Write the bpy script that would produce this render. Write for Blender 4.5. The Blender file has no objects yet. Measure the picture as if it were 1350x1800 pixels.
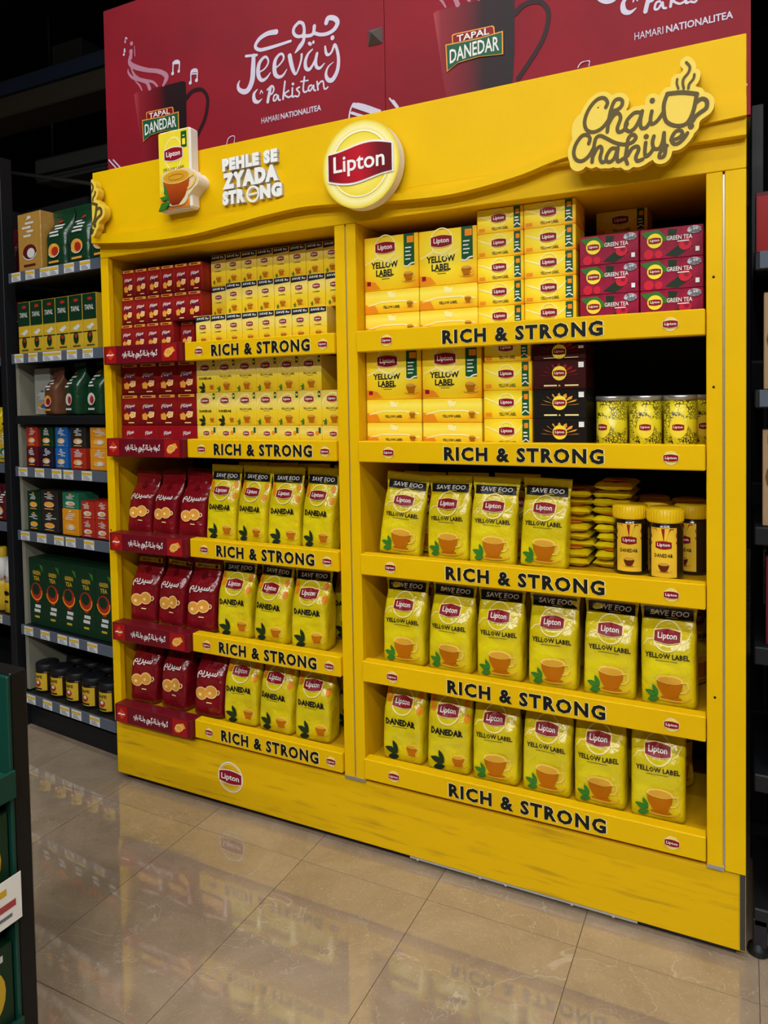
import bpy, bmesh, math, random
import numpy as np
from mathutils import Vector, Matrix, noise

# ------------------------------------------------------------------ camera, world, lights, exposure
sc = bpy.context.scene
COL = sc.collection
cam_d = bpy.data.cameras.new('camera')
cam = bpy.data.objects.new('camera', cam_d); COL.objects.link(cam)
cam_d.sensor_fit = 'HORIZONTAL'; cam_d.sensor_width = 36.0
cam_d.lens = 1277.68 / 1350 * 36.0
cam_d.shift_y = -(900 - 748.35) / 1350
cam_d.clip_start = 0.02
def cam_matrix(yaw, pitch, roll, loc):
    ca, sa = math.cos(yaw), math.sin(yaw); cb, sb = math.cos(pitch), math.sin(pitch); cc, sn = math.cos(roll), math.sin(roll)
    R = Matrix(((ca, -sa, 0), (sa, ca, 0), (0, 0, 1))) @ Matrix(((1, 0, 0), (0, cb, -sb), (0, sb, cb))) @ Matrix(((cc, 0, sn), (0, 1, 0), (-sn, 0, cc)))
    x, y, z = R.col[0], R.col[1], R.col[2]
    m = Matrix(((x[0], z[0], -y[0], loc[0]), (x[1], z[1], -y[1], loc[1]), (x[2], z[2], -y[2], loc[2]), (0, 0, 0, 1)))
    return m
cam.matrix_world = cam_matrix(math.radians(26.401), math.radians(-2.1033), math.radians(1.0034), (1.92959, -1.77555, 1.28609))
sc.camera = cam

w = bpy.data.worlds.new('world'); sc.world = w; w.use_nodes = True
w.node_tree.nodes['Background'].inputs[0].default_value = (0.55, 0.6, 0.7, 1)
w.node_tree.nodes['Background'].inputs[1].default_value = 0.01

vs = sc.view_settings
vs.view_transform = 'Standard'; vs.look = 'None'; vs.gamma = 1.0; vs.use_curve_mapping = False
vs.exposure = 0.0
LAMP_POWER = 53.0

# ------------------------------------------------------------------ helpers
def S(r, g, b):
    f = lambda c: (c / 255) / 12.92 if c / 255 <= 0.04045 else ((c / 255 + 0.055) / 1.055) ** 2.4
    return (f(r), f(g), f(b), 1)
MATS = {}
def mat(name, col, rough=0.5, metal=0.0, spec=0.22, bump=None, vary=None, coat=0.0, emit=None, coords='Object'):
    if name in MATS: return MATS[name]
    m = bpy.data.materials.new(name); m.use_nodes = True; nt = m.node_tree; b = nt.nodes['Principled BSDF']
    b.inputs['Base Color'].default_value = col; b.inputs['Roughness'].default_value = rough
    b.inputs['Metallic'].default_value = metal; b.inputs['Specular IOR Level'].default_value = spec
    b.inputs['Coat Weight'].default_value = coat
    if emit:
        b.inputs['Emission Color'].default_value = emit[0]; b.inputs['Emission Strength'].default_value = emit[1]
    tc = nt.nodes.new('ShaderNodeTexCoord')
    if vary:   # (second colour, scale, low, high)
        n = nt.nodes.new('ShaderNodeTexNoise'); n.inputs['Scale'].default_value = vary[1]; n.inputs['Detail'].default_value = 6
        nt.links.new(tc.outputs[coords], n.inputs['Vector'])
        r = nt.nodes.new('ShaderNodeMapRange'); r.inputs[1].default_value = vary[2]; r.inputs[2].default_value = vary[3]
        nt.links.new(n.outputs['Fac'], r.inputs[0])
        x = nt.nodes.new('ShaderNodeMix'); x.data_type = 'RGBA'; x.inputs[6].default_value = col; x.inputs[7].default_value = vary[0]
        nt.links.new(r.outputs[0], x.inputs[0]); nt.links.new(x.outputs[2], b.inputs['Base Color'])
    if bump:   # (scale, strength, distance)
        n = nt.nodes.new('ShaderNodeTexNoise'); n.inputs['Scale'].default_value = bump[0]; n.inputs['Detail'].default_value = 3
        nt.links.new(tc.outputs[coords], n.inputs['Vector'])
        k = nt.nodes.new('ShaderNodeBump'); k.inputs['Strength'].default_value = bump[1]; k.inputs['Distance'].default_value = bump[2]
        nt.links.new(n.outputs['Fac'], k.inputs['Height']); nt.links.new(k.outputs[0], b.inputs['Normal'])
    MATS[name] = m
    return m
def grad_mat(name, stops, axis='RAD', rough=0.4, spec=0.25, centre=(0.5, 0.5), radius=0.75):
    """printed colour gradient over the piece's own bounding box"""
    if name in MATS: return MATS[name]
    m = bpy.data.materials.new(name); m.use_nodes = True; nt = m.node_tree; b = nt.nodes['Principled BSDF']
    b.inputs['Roughness'].default_value = rough; b.inputs['Specular IOR Level'].default_value = spec
    tc = nt.nodes.new('ShaderNodeTexCoord'); sp = nt.nodes.new('ShaderNodeSeparateXYZ'); nt.links.new(tc.outputs['Generated'], sp.inputs[0])
    rp = nt.nodes.new('ShaderNodeValToRGB')
    el = rp.color_ramp.elements
    while len(el) < len(stops): el.new(0.5)
    for e, (p, c) in zip(el, stops): e.position = p; e.color = c
    if axis == 'RAD':
        cb = nt.nodes.new('ShaderNodeCombineXYZ'); nt.links.new(sp.outputs[0], cb.inputs[0]); nt.links.new(sp.outputs[2], cb.inputs[1])
        d = nt.nodes.new('ShaderNodeVectorMath'); d.operation = 'DISTANCE'; d.inputs[1].default_value = (centre[0], centre[1], 0)
        nt.links.new(cb.outputs[0], d.inputs[0])
        q = nt.nodes.new('ShaderNodeMath'); q.operation = 'DIVIDE'; q.inputs[1].default_value = radius; nt.links.new(d.outputs['Value'], q.inputs[0])
        nt.links.new(q.outputs[0], rp.inputs[0])
    else:
        nt.links.new(sp.outputs['XYZ'.index(axis)], rp.inputs[0])
    nt.links.new(rp.outputs[0], b.inputs['Base Color'])
    MATS[name] = m
    return m

def new_obj(name, me, parent=None, loc=(0, 0, 0), rot=(0, 0, 0), label=None, cat=None, group=None, kind=None):
    o = bpy.data.objects.new(name, me); COL.objects.link(o)
    o.location = loc; o.rotation_euler = rot
    if parent is not None: o.parent = parent
    if label: o['label'] = label
    if cat: o['category'] = cat
    if group: o['group'] = group
    if kind: o['kind'] = kind
    return o
def thing(name, label, cat, loc=(0, 0, 0), rot=(0, 0, 0), group=None, kind=None):
    return new_obj(name, None, None, loc, rot, label, cat, group, kind)

class MB:
    """collects faces, becomes one mesh"""
    def __init__(s): s.v = []; s.f = []; s.mi = []; s.mats = []; s.sm = []
    def slot(s, m):
        if m not in s.mats: s.mats.append(m)
        return s.mats.index(m)
    def add(s, verts, faces, m, smooth=False):
        k = len(s.v); i = s.slot(m); s.v += [tuple(p) for p in verts]
        for f in faces: s.f.append([a + k for a in f]); s.mi.append(i); s.sm.append(smooth)
        return s
    def box(s, x0, x1, y0, y1, z0, z1, m):
        v = [(x, y, z) for z in (z0, z1) for y in (y0, y1) for x in (x0, x1)]
        return s.add(v, [(0, 2, 3, 1), (4, 5, 7, 6), (0, 1, 5, 4), (2, 6, 7, 3), (0, 4, 6, 2), (1, 3, 7, 5)], m)
    def cbox(s, x0, x1, y0, y1, z0, z1, m, c=0.002):
        """box with chamfered edges"""
        bm = bmesh.new(); bmesh.ops.create_cube(bm, size=1)
        for v in bm.verts: v.co = ((x0 + x1) / 2 + v.co.x * (x1 - x0), (y0 + y1) / 2 + v.co.y * (y1 - y0), (z0 + z1) / 2 + v.co.z * (z1 - z0))
        bmesh.ops.bevel(bm, geom=list(bm.edges), offset=c, segments=1, affect='EDGES', profile=0.5)
        bm.verts.index_update()
        s.add([v.co[:] for v in bm.verts], [[v.index for v in f.verts] for f in bm.faces], m); bm.free()
        return s
    def tube(s, pts, r, m, n=8):
        pts = [Vector(p) for p in pts]; vs = []; fs = []
        for i, p in enumerate(pts):
            t = (pts[min(i + 1, len(pts) - 1)] - pts[max(i - 1, 0)]).normalized()
            a = t.orthogonal().normalized(); b = t.cross(a)
            rr = r[i] if isinstance(r, (list, tuple)) else r
            vs += [p + (a * math.cos(2 * math.pi * k / n) + b * math.sin(2 * math.pi * k / n)) * rr for k in range(n)]
        for i in range(len(pts) - 1):
            for k in range(n): fs.append((i * n + k, i * n + (k + 1) % n, (i + 1) * n + (k + 1) % n, (i + 1) * n + k))
        fs += [tuple(range(n))[::-1], tuple((len(pts) - 1) * n + k for k in range(n))]
        return s.add([v[:] for v in vs], fs, m, True)
    def lathe(s, prof, m, n=24, cx=0, cy=0, smooth=True, squash=None):
        vs = []; fs = []
        for r, z in prof:
            for k in range(n):
                a = 2 * math.pi * k / n; vs.append((cx + r * math.cos(a), cy + r * math.sin(a), z))
        for i in range(len(prof) - 1):
            for k in range(n): fs.append((i * n + k, i * n + (k + 1) % n, (i + 1) * n + (k + 1) % n, (i + 1) * n + k))
        fs += [tuple(range(n))[::-1], tuple((len(prof) - 1) * n + k for k in range(n))]
        return s.add(vs, fs, m, smooth)
    def mesh(s, name):
        me = bpy.data.meshes.new(name); me.from_pydata(s.v, [], s.f)
        for m in s.mats: me.materials.append(m)
        me.polygons.foreach_set('material_index', s.mi); me.polygons.foreach_set('use_smooth', s.sm); me.update()
        return me
    def build(s, name, parent=None, loc=(0, 0, 0), rot=(0, 0, 0), **kw): return new_obj(name, s.mesh(name), parent, loc, rot, **kw)

# ---- flat shapes in a face's own plane (x across, z up)
def rect(x0, x1, z0, z1, nx=1, nz=1):
    v = [(x0 + (x1 - x0) * i / nx, z0 + (z1 - z0) * j / nz) for j in range(nz + 1) for i in range(nx + 1)]
    return v, [(j * (nx + 1) + i, j * (nx + 1) + i + 1, (j + 1) * (nx + 1) + i + 1, (j + 1) * (nx + 1) + i) for j in range(nz) for i in range(nx)]
def ell(cx, cz, rx, rz, n=18, a0=0, a1=360):
    full = abs(a1 - a0) >= 360
    k = n if full else n + 1
    R_ = 3 if rx > .012 else 1
    v = [(cx, cz)] + [(cx + rx * q / R_ * math.cos(math.radians(a0 + (a1 - a0) * i / n)), cz + rz * q / R_ * math.sin(math.radians(a0 + (a1 - a0) * i / n))) for q in range(1, R_ + 1) for i in range(k)]
    f = [(0, 1 + i, 1 + (i + 1) % k) for i in range(n)]
    for q in range(R_ - 1): f += [(1 + q * k + i, 1 + (q + 1) * k + i, 1 + (q + 1) * k + (i + 1) % k, 1 + q * k + (i + 1) % k) for i in range(n)]
    return v, f
def ring(cx, cz, rx, rz, t, n=24, a0=0, a1=360):
    v = []
    for i in range(n + 1):
        a = math.radians(a0 + (a1 - a0) * i / n)
        v += [(cx + (rx - t) * math.cos(a), cz + (rz - t) * math.sin(a)), (cx + rx * math.cos(a), cz + rz * math.sin(a))]
    return v, [(2 * i, 2 * i + 1, 2 * i + 3, 2 * i + 2) for i in range(n)]
def poly(pts): return list(pts), [tuple(range(len(pts)))]
def curve_between(top, bot, k=1):
    v = []; K = k + 1
    for a, b in zip(bot, top): v += [(a[0] + (b[0] - a[0]) * j / k, a[1] + (b[1] - a[1]) * j / k) for j in range(K)]
    return v, [(K * i + j, K * i + K + j, K * i + K + j + 1, K * i + j + 1) for i in range(len(top) - 1) for j in range(k)]
def ribbon(pts, wd):
    p = [Vector(q) for q in pts]; v = []
    for i in range(len(p)):
        t = (p[min(i + 1, len(p) - 1)] - p[max(i - 1, 0)]).normalized(); n = Vector((-t.y, t.x))
        ww = wd[i] if isinstance(wd, (list, tuple)) else wd
        v += [tuple(p[i] - n * ww / 2), tuple(p[i] + n * ww / 2)]
    return v, [(2 * i, 2 * i + 2, 2 * i + 3, 2 * i + 1) for i in range(len(p) - 1)]
TXT = {}
def txt(s, cx, cz, wd=None, ht=None, bold=0.0, shear=0.0, space=1.0, res=2):
    """lettering as flat faces, centred on (cx, cz); wd/ht scale it to a size"""
    key = (s, bold, shear, space, res)
    if key not in TXT:
        c = bpy.data.curves.new('t', 'FONT'); c.body = s; c.resolution_u = res; c.offset = bold; c.shear = shear; c.space_character = space; c.align_x = 'CENTER'; c.space_line = 0.92
        o = bpy.data.objects.new('t', c); COL.objects.link(o)
        dg = bpy.context.evaluated_depsgraph_get(); dg.update()
        me = bpy.data.meshes.new_from_object(o.evaluated_get(dg))
        TXT[key] = ([(v.co.x, v.co.y) for v in me.vertices], [tuple(p.vertices) for p in me.polygons])
        bpy.data.objects.remove(o); bpy.data.curves.remove(c); bpy.data.meshes.remove(me)
    v, f = TXT[key]
    xs = [p[0] for p in v]; zs = [p[1] for p in v]; w0, h0 = max(xs) - min(xs), max(zs) - min(zs)
    mx, mz = (max(xs) + min(xs)) / 2, (max(zs) + min(zs)) / 2
    sx = wd / w0 if wd else None; sz = ht / h0 if ht else None
    sx = sx or sz; sz = sz or sx
    return [(cx + (x - mx) * sx, cz + (z - mz) * sz) for x, z in v], f
def smooth_line(pts, k=5):
    """Catmull-Rom through (x, z, r)"""
    if len(pts) < 3: return [tuple(map(float, p)) for p in pts]
    P = [pts[0]] + list(pts) + [pts[-1]]; out = []
    for i in range(1, len(P) - 2):
        for j in range(k):
            t = j / k
            out.append(tuple(0.5 * (2 * b + (c - a) * t + (2 * a - 5 * b + 4 * c - d) * t * t + (3 * b - a - 3 * c + d) * t ** 3) for a, b, c, d in zip(P[i - 1], P[i], P[i + 1], P[i + 2])))
    out.append(tuple(map(float, pts[-1])))
    return out
def brush(strokes, cell, grow=0.0, clip=None, k=5):
    """outline of round brush strokes [(x, z, r)...]: a clean flat shape and its border edges"""
    seg = []
    for s in strokes:
        s = smooth_line(s, k)
        seg += list(zip(s[:-1], s[1:])) if len(s) > 1 else [(s[0], s[0])]
    seg = np.array(seg, float); A = seg[:, 0]; B = seg[:, 1]
    m = max(A[:, 2].max(), B[:, 2].max()) + grow + 2 * cell
    x0, x1 = min(A[:, 0].min(), B[:, 0].min()) - m, max(A[:, 0].max(), B[:, 0].max()) + m
    z0, z1 = min(A[:, 1].min(), B[:, 1].min()) - m, max(A[:, 1].max(), B[:, 1].max()) + m
    X = np.arange(x0, x1 + cell, cell); Z = np.arange(z0, z1 + cell, cell); GX, GZ = np.meshgrid(X, Z)
    F = np.full(GX.shape, 1e9)
    for a, b in zip(A, B):
        rr = max(a[2], b[2]) + grow + 3 * cell
        i0, i1 = np.searchsorted(X, [min(a[0], b[0]) - rr, max(a[0], b[0]) + rr]); j0, j1 = np.searchsorted(Z, [min(a[1], b[1]) - rr, max(a[1], b[1]) + rr])
        gx, gz = GX[j0:j1, i0:i1], GZ[j0:j1, i0:i1]; d = b[:2] - a[:2]; L = d @ d
        t = np.clip(((gx - a[0]) * d[0] + (gz - a[1]) * d[1]) / L, 0, 1) if L > 1e-12 else 0 * gx
        D = np.hypot(gx - a[0] - t * d[0], gz - a[1] - t * d[1]) - (a[2] + t * (b[2] - a[2])) - grow
        F[j0:j1, i0:i1] = np.minimum(F[j0:j1, i0:i1], D)
    if clip is not None: F = np.maximum(F, clip - GX)
    F[np.abs(F) < 1e-7] = 1e-7
    V = []; idx = {}; faces = []
    def vid(key, p):
        if key not in idx: idx[key] = len(V); V.append(p)
        return idx[key]
    ins = F < 0
    for j in range(len(Z) - 1):
        act = np.where(ins[j, :-1] | ins[j, 1:] | ins[j + 1, :-1] | ins[j + 1, 1:])[0]
        for i in act:
            cs = [(j, i), (j, i + 1), (j + 1, i + 1), (j + 1, i)]; f = []
            for q in range(4):
                a, b = cs[q], cs[(q + 1) % 4]; fa, fb = F[a], F[b]
                if fa < 0: f.append(vid(a, (X[a[1]], Z[a[0]])))
                if (fa < 0) != (fb < 0):
                    t = fa / (fa - fb); key = (min(a, b), max(a, b))
                    f.append(vid(key, (X[a[1]] + t * (X[b[1]] - X[a[1]]), Z[a[0]] + t * (Z[b[0]] - Z[a[0]]))))
            if len(f) > 2: faces.append(tuple(f))
    cnt = {}
    for f in faces:
        for a, b in zip(f, f[1:] + f[:1]): cnt[(a, b)] = 1
    border = [e for e in cnt if (e[1], e[0]) not in cnt]
    return [(float(a), float(b)) for a, b in V], faces, border
def mm(strokes, dx=0): return [[((x + dx) / 1000, z / 1000, r / 1000) for x, z, r in s] for s in strokes]
def slab(mb, shape, yf, yb, m, mside=None):
    """flat shape facing -Y, thickened from yf back to yb"""
    V, F, E = shape; n = len(V)
    mb.add([(x, yf, z) for x, z in V], F, m)
    vs = [(x, y, z) for y in (yf, yb) for x, z in V]
    mb.add(vs, [(b, a, a + n, b + n) for a, b in E], mside or m)
    return mb
def outline(v, f):
    cnt = {}
    for q in f:
        for a, b in zip(q, q[1:] + q[:1]): cnt[(a, b)] = 1
    return v, f, [e for e in cnt if (e[1], e[0]) not in cnt]
def weld(v, f):
    """merge equal points so that a filled letter has a clean border"""
    key = {}; mp = []; nv = []
    for p in v:
        k = (round(p[0], 6), round(p[1], 6))
        if k not in key: key[k] = len(nv); nv.append(p)
        mp.append(key[k])
    return nv, [tuple(mp[a] for a in q) for q in f if len(set(mp[a] for a in q)) == len(q)]

def islands(v, f):
    par = list(range(len(v)))
    def root(a):
        while par[a] != a: par[a] = par[par[a]]; a = par[a]
        return a
    for q in f:
        for a in q[1:]: par[root(a)] = root(q[0])
    out = {}
    for q in f: out.setdefault(root(q[0]), []).append(q)
    return list(out.values())
def by_word(layers):
    """lettering and small print come apart into words and lines, each a piece of its own"""
    res = []; todo = {}
    for L in layers:
        if L[0] in ('lettering', 'lettering_edge', 'small_print', 'swirl'): todo.setdefault(L[0], []).append(L)
        else: res.append(L)
    for part, Ls in todo.items():
        pcs = []
        for _, m, (v, f), l in Ls:
            for fs in islands(v, f):
                ids = {a for q in fs for a in q}; X = [v[a][0] for a in ids]; Z = [v[a][1] for a in ids]
                pcs.append([min(X), max(X), min(Z), max(Z), m, v, fs, l])
        n = len(pcs); grp = list(range(n)); hm = max(p[3] - p[2] for p in pcs)
        ex = hm * .17 if part != 'swirl' else .001
        for i in range(n):
            for j in range(i):
                a, b = pcs[i], pcs[j]
                if a[0] - ex < b[1] + ex and b[0] - ex < a[1] + ex and a[2] - ex < b[3] + ex and b[2] - ex < a[3] + ex:
                    gi, gj = grp[i], grp[j]
                    if gi != gj: grp = [gj if g == gi else g for g in grp]
        for k, p in enumerate(pcs):
            ids = sorted({a for q in p[6] for a in q}); mp = {a: i for i, a in enumerate(ids)}
            res.append(('%s#%d' % (part, grp[k]), p[4], ([p[5][a] for a in ids], [tuple(mp[a] for a in q) for q in p[6]]), p[7]))
    return res

# ---- prints on products: layers = [(part, material, (verts, faces), layer)]
def lay(layers, surf, gap=0.0007):
    parts = {}   # 'name#n' keeps look-alike pieces of one name apart
    for part, m, (v, f), l in by_word(layers):
        mb = parts.setdefault(part, MB())
        mb.add([surf(x, z, gap * (l + 1)) for x, z in v], f, m)
    return [(p.split('#')[0], mb.mesh(p.split('#')[0])) for p, mb in parts.items()]
def flat(yf): return lambda x, z, o: (x, yf - o, z)
def place(parts, name, label, cat, group, loc, rot=(0, 0, 0), lab=None):
    t = thing(name, label, cat, loc, rot, group)
    for p, me in parts:
        o = new_obj(p, me, t)
        if lab and p in lab: o['label'] = lab[p]
    return t

# ------------------------------------------------------------------ colours
YEL = mat('yellow_paint', S(234, 187, 3), 0.45, spec=0.1, vary=(S(226, 178, 3), 2.5, 0.35, 0.7))
YEL_IN = mat('yellow_paint_inside', S(228, 180, 5), 0.5, spec=0.2)
BLACK = mat('black_metal', S(20, 21, 24), 0.5, spec=0.3)
DARK = mat('dark_panel', S(26, 25, 22), 0.7)
STEEL = mat('steel', S(190, 190, 188), 0.35, 0.8)
INK = mat('ink_black', S(18, 20, 18), 0.5)
WHITE = mat('print_white', S(238, 236, 230), 0.45)
CREAM = mat('print_cream', S(246, 226, 150), 0.4)
BADGE = mat('badge_red', S(140, 14, 30), 0.4)
BROWN = mat('letter_brown', S(92, 76, 34), 0.5)
TEA = mat('tea_brown', S(178, 102, 6), 0.45, spec=0.1)
TEA2 = mat('tea_light', S(212, 158, 44), 0.35)
CUPLINE = mat('cup_line', S(238, 196, 96), 0.35)
LEAF = mat('leaf_green', S(52, 118, 38), 0.4)
DLEAF = mat('leaf_dark', S(30, 48, 28), 0.4)
GREEN = mat('label_green', S(20, 84, 44), 0.4)
NAVY = mat('band_black', S(24, 26, 30), 0.35)
NAVYB = mat('band_navy', S(30, 34, 48), 0.4)
GOLD = mat('print_gold', S(232, 160, 60), 0.35)
GOLDL = mat('print_gold_light', S(250, 212, 140), 0.35)
MAROON = mat('strip_maroon', S(108, 16, 28), 0.35)
REDP = mat('strip_red', S(160, 24, 24), 0.35)
ORANGE = mat('print_orange', S(236, 140, 20), 0.4)
YPR = mat('print_yellow', S(250, 222, 60), 0.4)
GREY = mat('grey_plastic', S(120, 124, 130), 0.5)

# traced brush strokes in millimetres: (x, z, radius)
CHAI = [[(1649,1934,2.7),(1653,1944,2.7),(1646,1955,2.7),(1633,1956,2.7),(1619,1946,2.7),(1607,1928,2.7),(1602,1908,2.8),(1607,1891,2.8),(1621,1884,2.7),(1638,1888,2.7),(1652,1901,2.7),(1664,1920,2.7)],[(1652,1879,2.7),(1655,1902,2.7),(1660,1925,2.7),(1668,1944,2.7),(1678,1947,2.7),(1685,1941,2.7),(1683,1930,2.7),(1673,1924,2.7),(1659,1923,2.7)],[(1655,1896,2.7),(1665,1912,2.7),(1676,1916,2.7),(1681,1904,2.7),(1674,1884,2.7),(1677,1874,2.7),(1688,1877,2.7),(1695,1889,2.7)],[(1722,1909,2.7),(1710,1910,2.7),(1696,1898,2.7),(1691,1883,2.7),(1698,1872,2.7),(1710,1876,2.7),(1721,1893,2.7),(1727,1911,2.7),(1723,1890,2.7),(1725,1875,2.7),(1735,1874,2.7),(1744,1886,2.7)],[(1747,1907,2.6),(1744,1889,2.7),(1747,1879,2.7),(1759,1885,2.6),(1772,1903,2.6)],[(1748,1930,4),(1748,1929,4)],[(1779,1938,2.9),(1772,1918,2.9),(1772,1897,2.9),(1777,1879,2.9),(1792,1868,2.9),(1809,1865,2.9),(1821,1871,2.9),(1831,1892,2.9),(1838,1926,2.9)],[(1779,1938,3.2),(1809,1935,3.2),(1838,1926,3.2)],[(1837,1909,3),(1848,1914,3),(1857,1907,3),(1856,1893,3),(1843,1885,3),(1834,1878,3),(1830,1871,3)],[(1826,1861,4.6),(1826,1860,4.6)],[(1799,1965,1.5),(1798,1956,1.5),(1801,1945,1.5)],[(1817,1997,1.8),(1824,1986,1.8),(1821,1974,1.8),(1812,1964,1.8),(1810,1954,1.8),(1812,1943,1.8)],[(1833,1968,1.7),(1831,1959,1.7),(1823,1950,1.7),(1821,1941,1.7)],[(1611,1860,2.8),(1614,1871,2.7),(1607,1880,2.8),(1595,1879,2.8),(1582,1863,2.8),(1577,1844,2.8),(1582,1829,2.8),(1595,1823,2.8),(1610,1831,2.8),(1621,1847,2.7)],[(1618,1817,2.8),(1621,1840,2.7),(1624,1859,2.7),(1628,1870,2.7),(1637,1873,2.7),(1650,1865,2.7),(1669,1852,2.7),(1688,1845,2.7),(1704,1846,2.7),(1713,1854,2.7),(1711,1861,2.7),(1704,1863,2.7),(1697,1855,2.7),(1694,1835,2.7),(1691,1816,2.7),(1695,1801,2.7)],[(1621,1831,2.7),(1629,1845,2.7),(1637,1849,2.7),(1640,1840,2.7),(1636,1824,2.7),(1640,1813,2.7),(1650,1816,2.7)],[(1671,1839,2.7),(1661,1840,2.7),(1652,1829,2.7),(1649,1817,2.7),(1656,1811,2.7),(1667,1818,2.7),(1675,1840,2.7),(1673,1822,2.7),(1675,1809,2.7),(1686,1814,2.7)],[(1696,1819,2.7),(1705,1833,2.7),(1716,1836,2.7),(1719,1828,2.7),(1713,1813,2.7),(1716,1804,2.7),(1727,1806,2.7)],[(1734,1841,2.7),(1732,1822,2.7),(1734,1811,2.7),(1743,1816,2.7),(1750,1826,2.7)],[(1735,1854,4.1),(1735,1854,4.1)],[(1751,1852,2.7),(1748,1839,2.7),(1751,1826,2.7),(1762,1824,2.6),(1769,1838,2.6),(1772,1856,2.6),(1772,1835,2.6),(1775,1819,2.6),(1771,1805,2.6),(1762,1805,2.6),(1765,1816,2.6),(1778,1827,2.6)],[(1786,1838,2.6),(1800,1839,2.6),(1809,1847,2.6),(1805,1855,2.6),(1795,1854,2.6),(1787,1841,2.6),(1790,1830,2.6),(1800,1828,2.6),(1812,1837,2.6),(1819,1847,2.6)]]
JEE = [[(522,2522,6.8),(490,2525,6.1),(460,2518,5.5),(441,2504,4.9),(437,2490,4.6),(455,2478,4.6),(485,2476,4.6),(534,2477,3.9),(579,2479,3.3)],[(613,2532,4.1),(595,2520,4.2),(591,2503,4.2),(605,2488,4.2),(626,2486,4.1),(633,2502,4.1),(628,2524,4.1),(613,2532,4.1)],[(633,2502,4.1),(630,2470,4.7),(615,2453,6.2),(596,2437,1.8)],[(626,2484,3.9),(655,2479,4.4),(668,2485,4.4),(672,2505,5)],[(668,2485,4.4),(694,2473,4.4),(722,2470,4.7),(747,2478,5.2),(759,2496,6.1),(747,2512,6.4),(725,2518,6.1),(717,2505,5.8)],[(651,2455,4.1),(656,2451,4.1)],[(667,2456,3.5),(667,2454,3.5)],[(739,2453,5.5),(739,2452,5.5)],[(396,2470,3.4),(441,2464,3.4)],[(428,2464,5.8),(425,2427,7.1),(420,2385,7.7),(404,2357,7.4),(384,2352,6.8),(363,2365,5.3),(360,2382,3.4),(368,2394,1.2)],[(447,2404,2.1),(472,2411,2.1),(488,2429,2.7),(482,2447,3),(469,2449,3.7),(451,2434,5.2),(445,2411,6.1),(448,2389,5.8),(461,2375,4.6),(479,2379,3.4),(496,2394,1.2)],[(511,2403,2.1),(532,2411,2.1),(550,2428,2.7),(545,2444,3),(531,2444,3.6),(516,2429,5.1),(512,2406,6.1),(515,2384,5.8),(529,2372,4.5),(546,2374,3.3),(562,2391,1.2)],[(574,2432,6),(579,2407,6),(587,2381,5.1),(596,2367,2.7),(609,2385,2.7),(619,2410,3),(621,2426,3.3)],[(663,2433,1.8),(646,2422,3.3),(635,2401,4.7),(636,2379,5),(649,2371,4.1),(663,2383,3.2),(676,2403,3.5),(680,2416,3.8),(674,2392,4.4),(677,2374,4.4),(690,2367,3.5),(708,2379,1.2)],[(711,2431,2.6),(714,2410,3.8),(722,2402,3.5),(735,2408,2.9),(747,2429,3.5),(757,2403,4.1),(760,2374,4.6),(754,2343,5.2),(736,2320,5.8),(719,2324,5.3),(712,2343,3.8),(721,2364,2.3),(741,2375,0.9)],[(495,2345,4.3),(486,2316,4.3),(482,2299,4.3)],[(481,2339,2.4),(500,2349,2.4),(508,2336,2.4),(500,2323,2.4),(490,2322,2.4)],[(518,2316,2.3),(509,2315,2.3),(505,2300,2.3),(514,2298,2.3),(524,2312,2.3),(526,2298,2.3),(533,2295,2.3)],[(553,2352,2.7),(547,2317,2.7),(544,2296,2.7)],[(567,2319,2.3),(550,2311,2.3),(565,2298,2.3),(576,2300,2.3)],[(582,2325,2.4),(581,2298,2.4),(587,2296,2.4)],[(584,2338,3.6),(585,2337,3.6)],[(610,2322,2.2),(598,2318,2.2),(609,2304,2.2),(603,2293,2.2),(592,2297,2.2)],[(630,2351,2.4),(624,2313,2.4),(629,2302,2.4),(638,2303,2.4)],[(615,2339,1.8),(644,2337,1.8)],[(656,2319,2.2),(647,2317,2.2),(644,2306,2.2),(652,2302,2.2),(664,2317,2.2),(665,2302,2.2),(672,2299,2.2)],[(678,2326,2.4),(681,2299,2.4)],[(681,2314,2.2),(692,2323,2.2),(701,2321,2.2),(704,2300,2.2),(711,2296,2.2),(718,2300,2.2)],[(441,2349,1.2),(426,2337,4),(427,2315,5.6),(442,2306,4),(459,2314,0.9)],[(451,2332,1.4),(456,2342,1.4),(462,2332,1.4)]]
MUG = [[(-122,2443,0.2),(-111,2448,0.2),(113,2445,0.1),(128,2438,0.1),(126,2272,0.1),(114,2116,0.1),(-69,2125,0.2),(-89,2213,0.2)]]
HANDLE = [[(130,2382,8.8),(151,2397,7.6),(178,2401,7),(205,2393,6.7),(224,2364,6.7),(222,2329,6.7),(210,2293,6.7),(189,2261,6.7),(171,2238,6.8),(136,2196,6.8)]]
TAPAL = [[(-60,2361,0.2),(-54,2363,0.2),(59,2360,0.1),(64,2356,0.1),(66,2334,0.1),(-59,2336,0.2)]]
DAN = [[(-80,2337,0.2),(21,2333,0.2),(90,2336,0.1),(90,2276,0.1),(19,2284,0.2),(-42,2281,0.2),(-77,2264,0.2)]]
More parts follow.
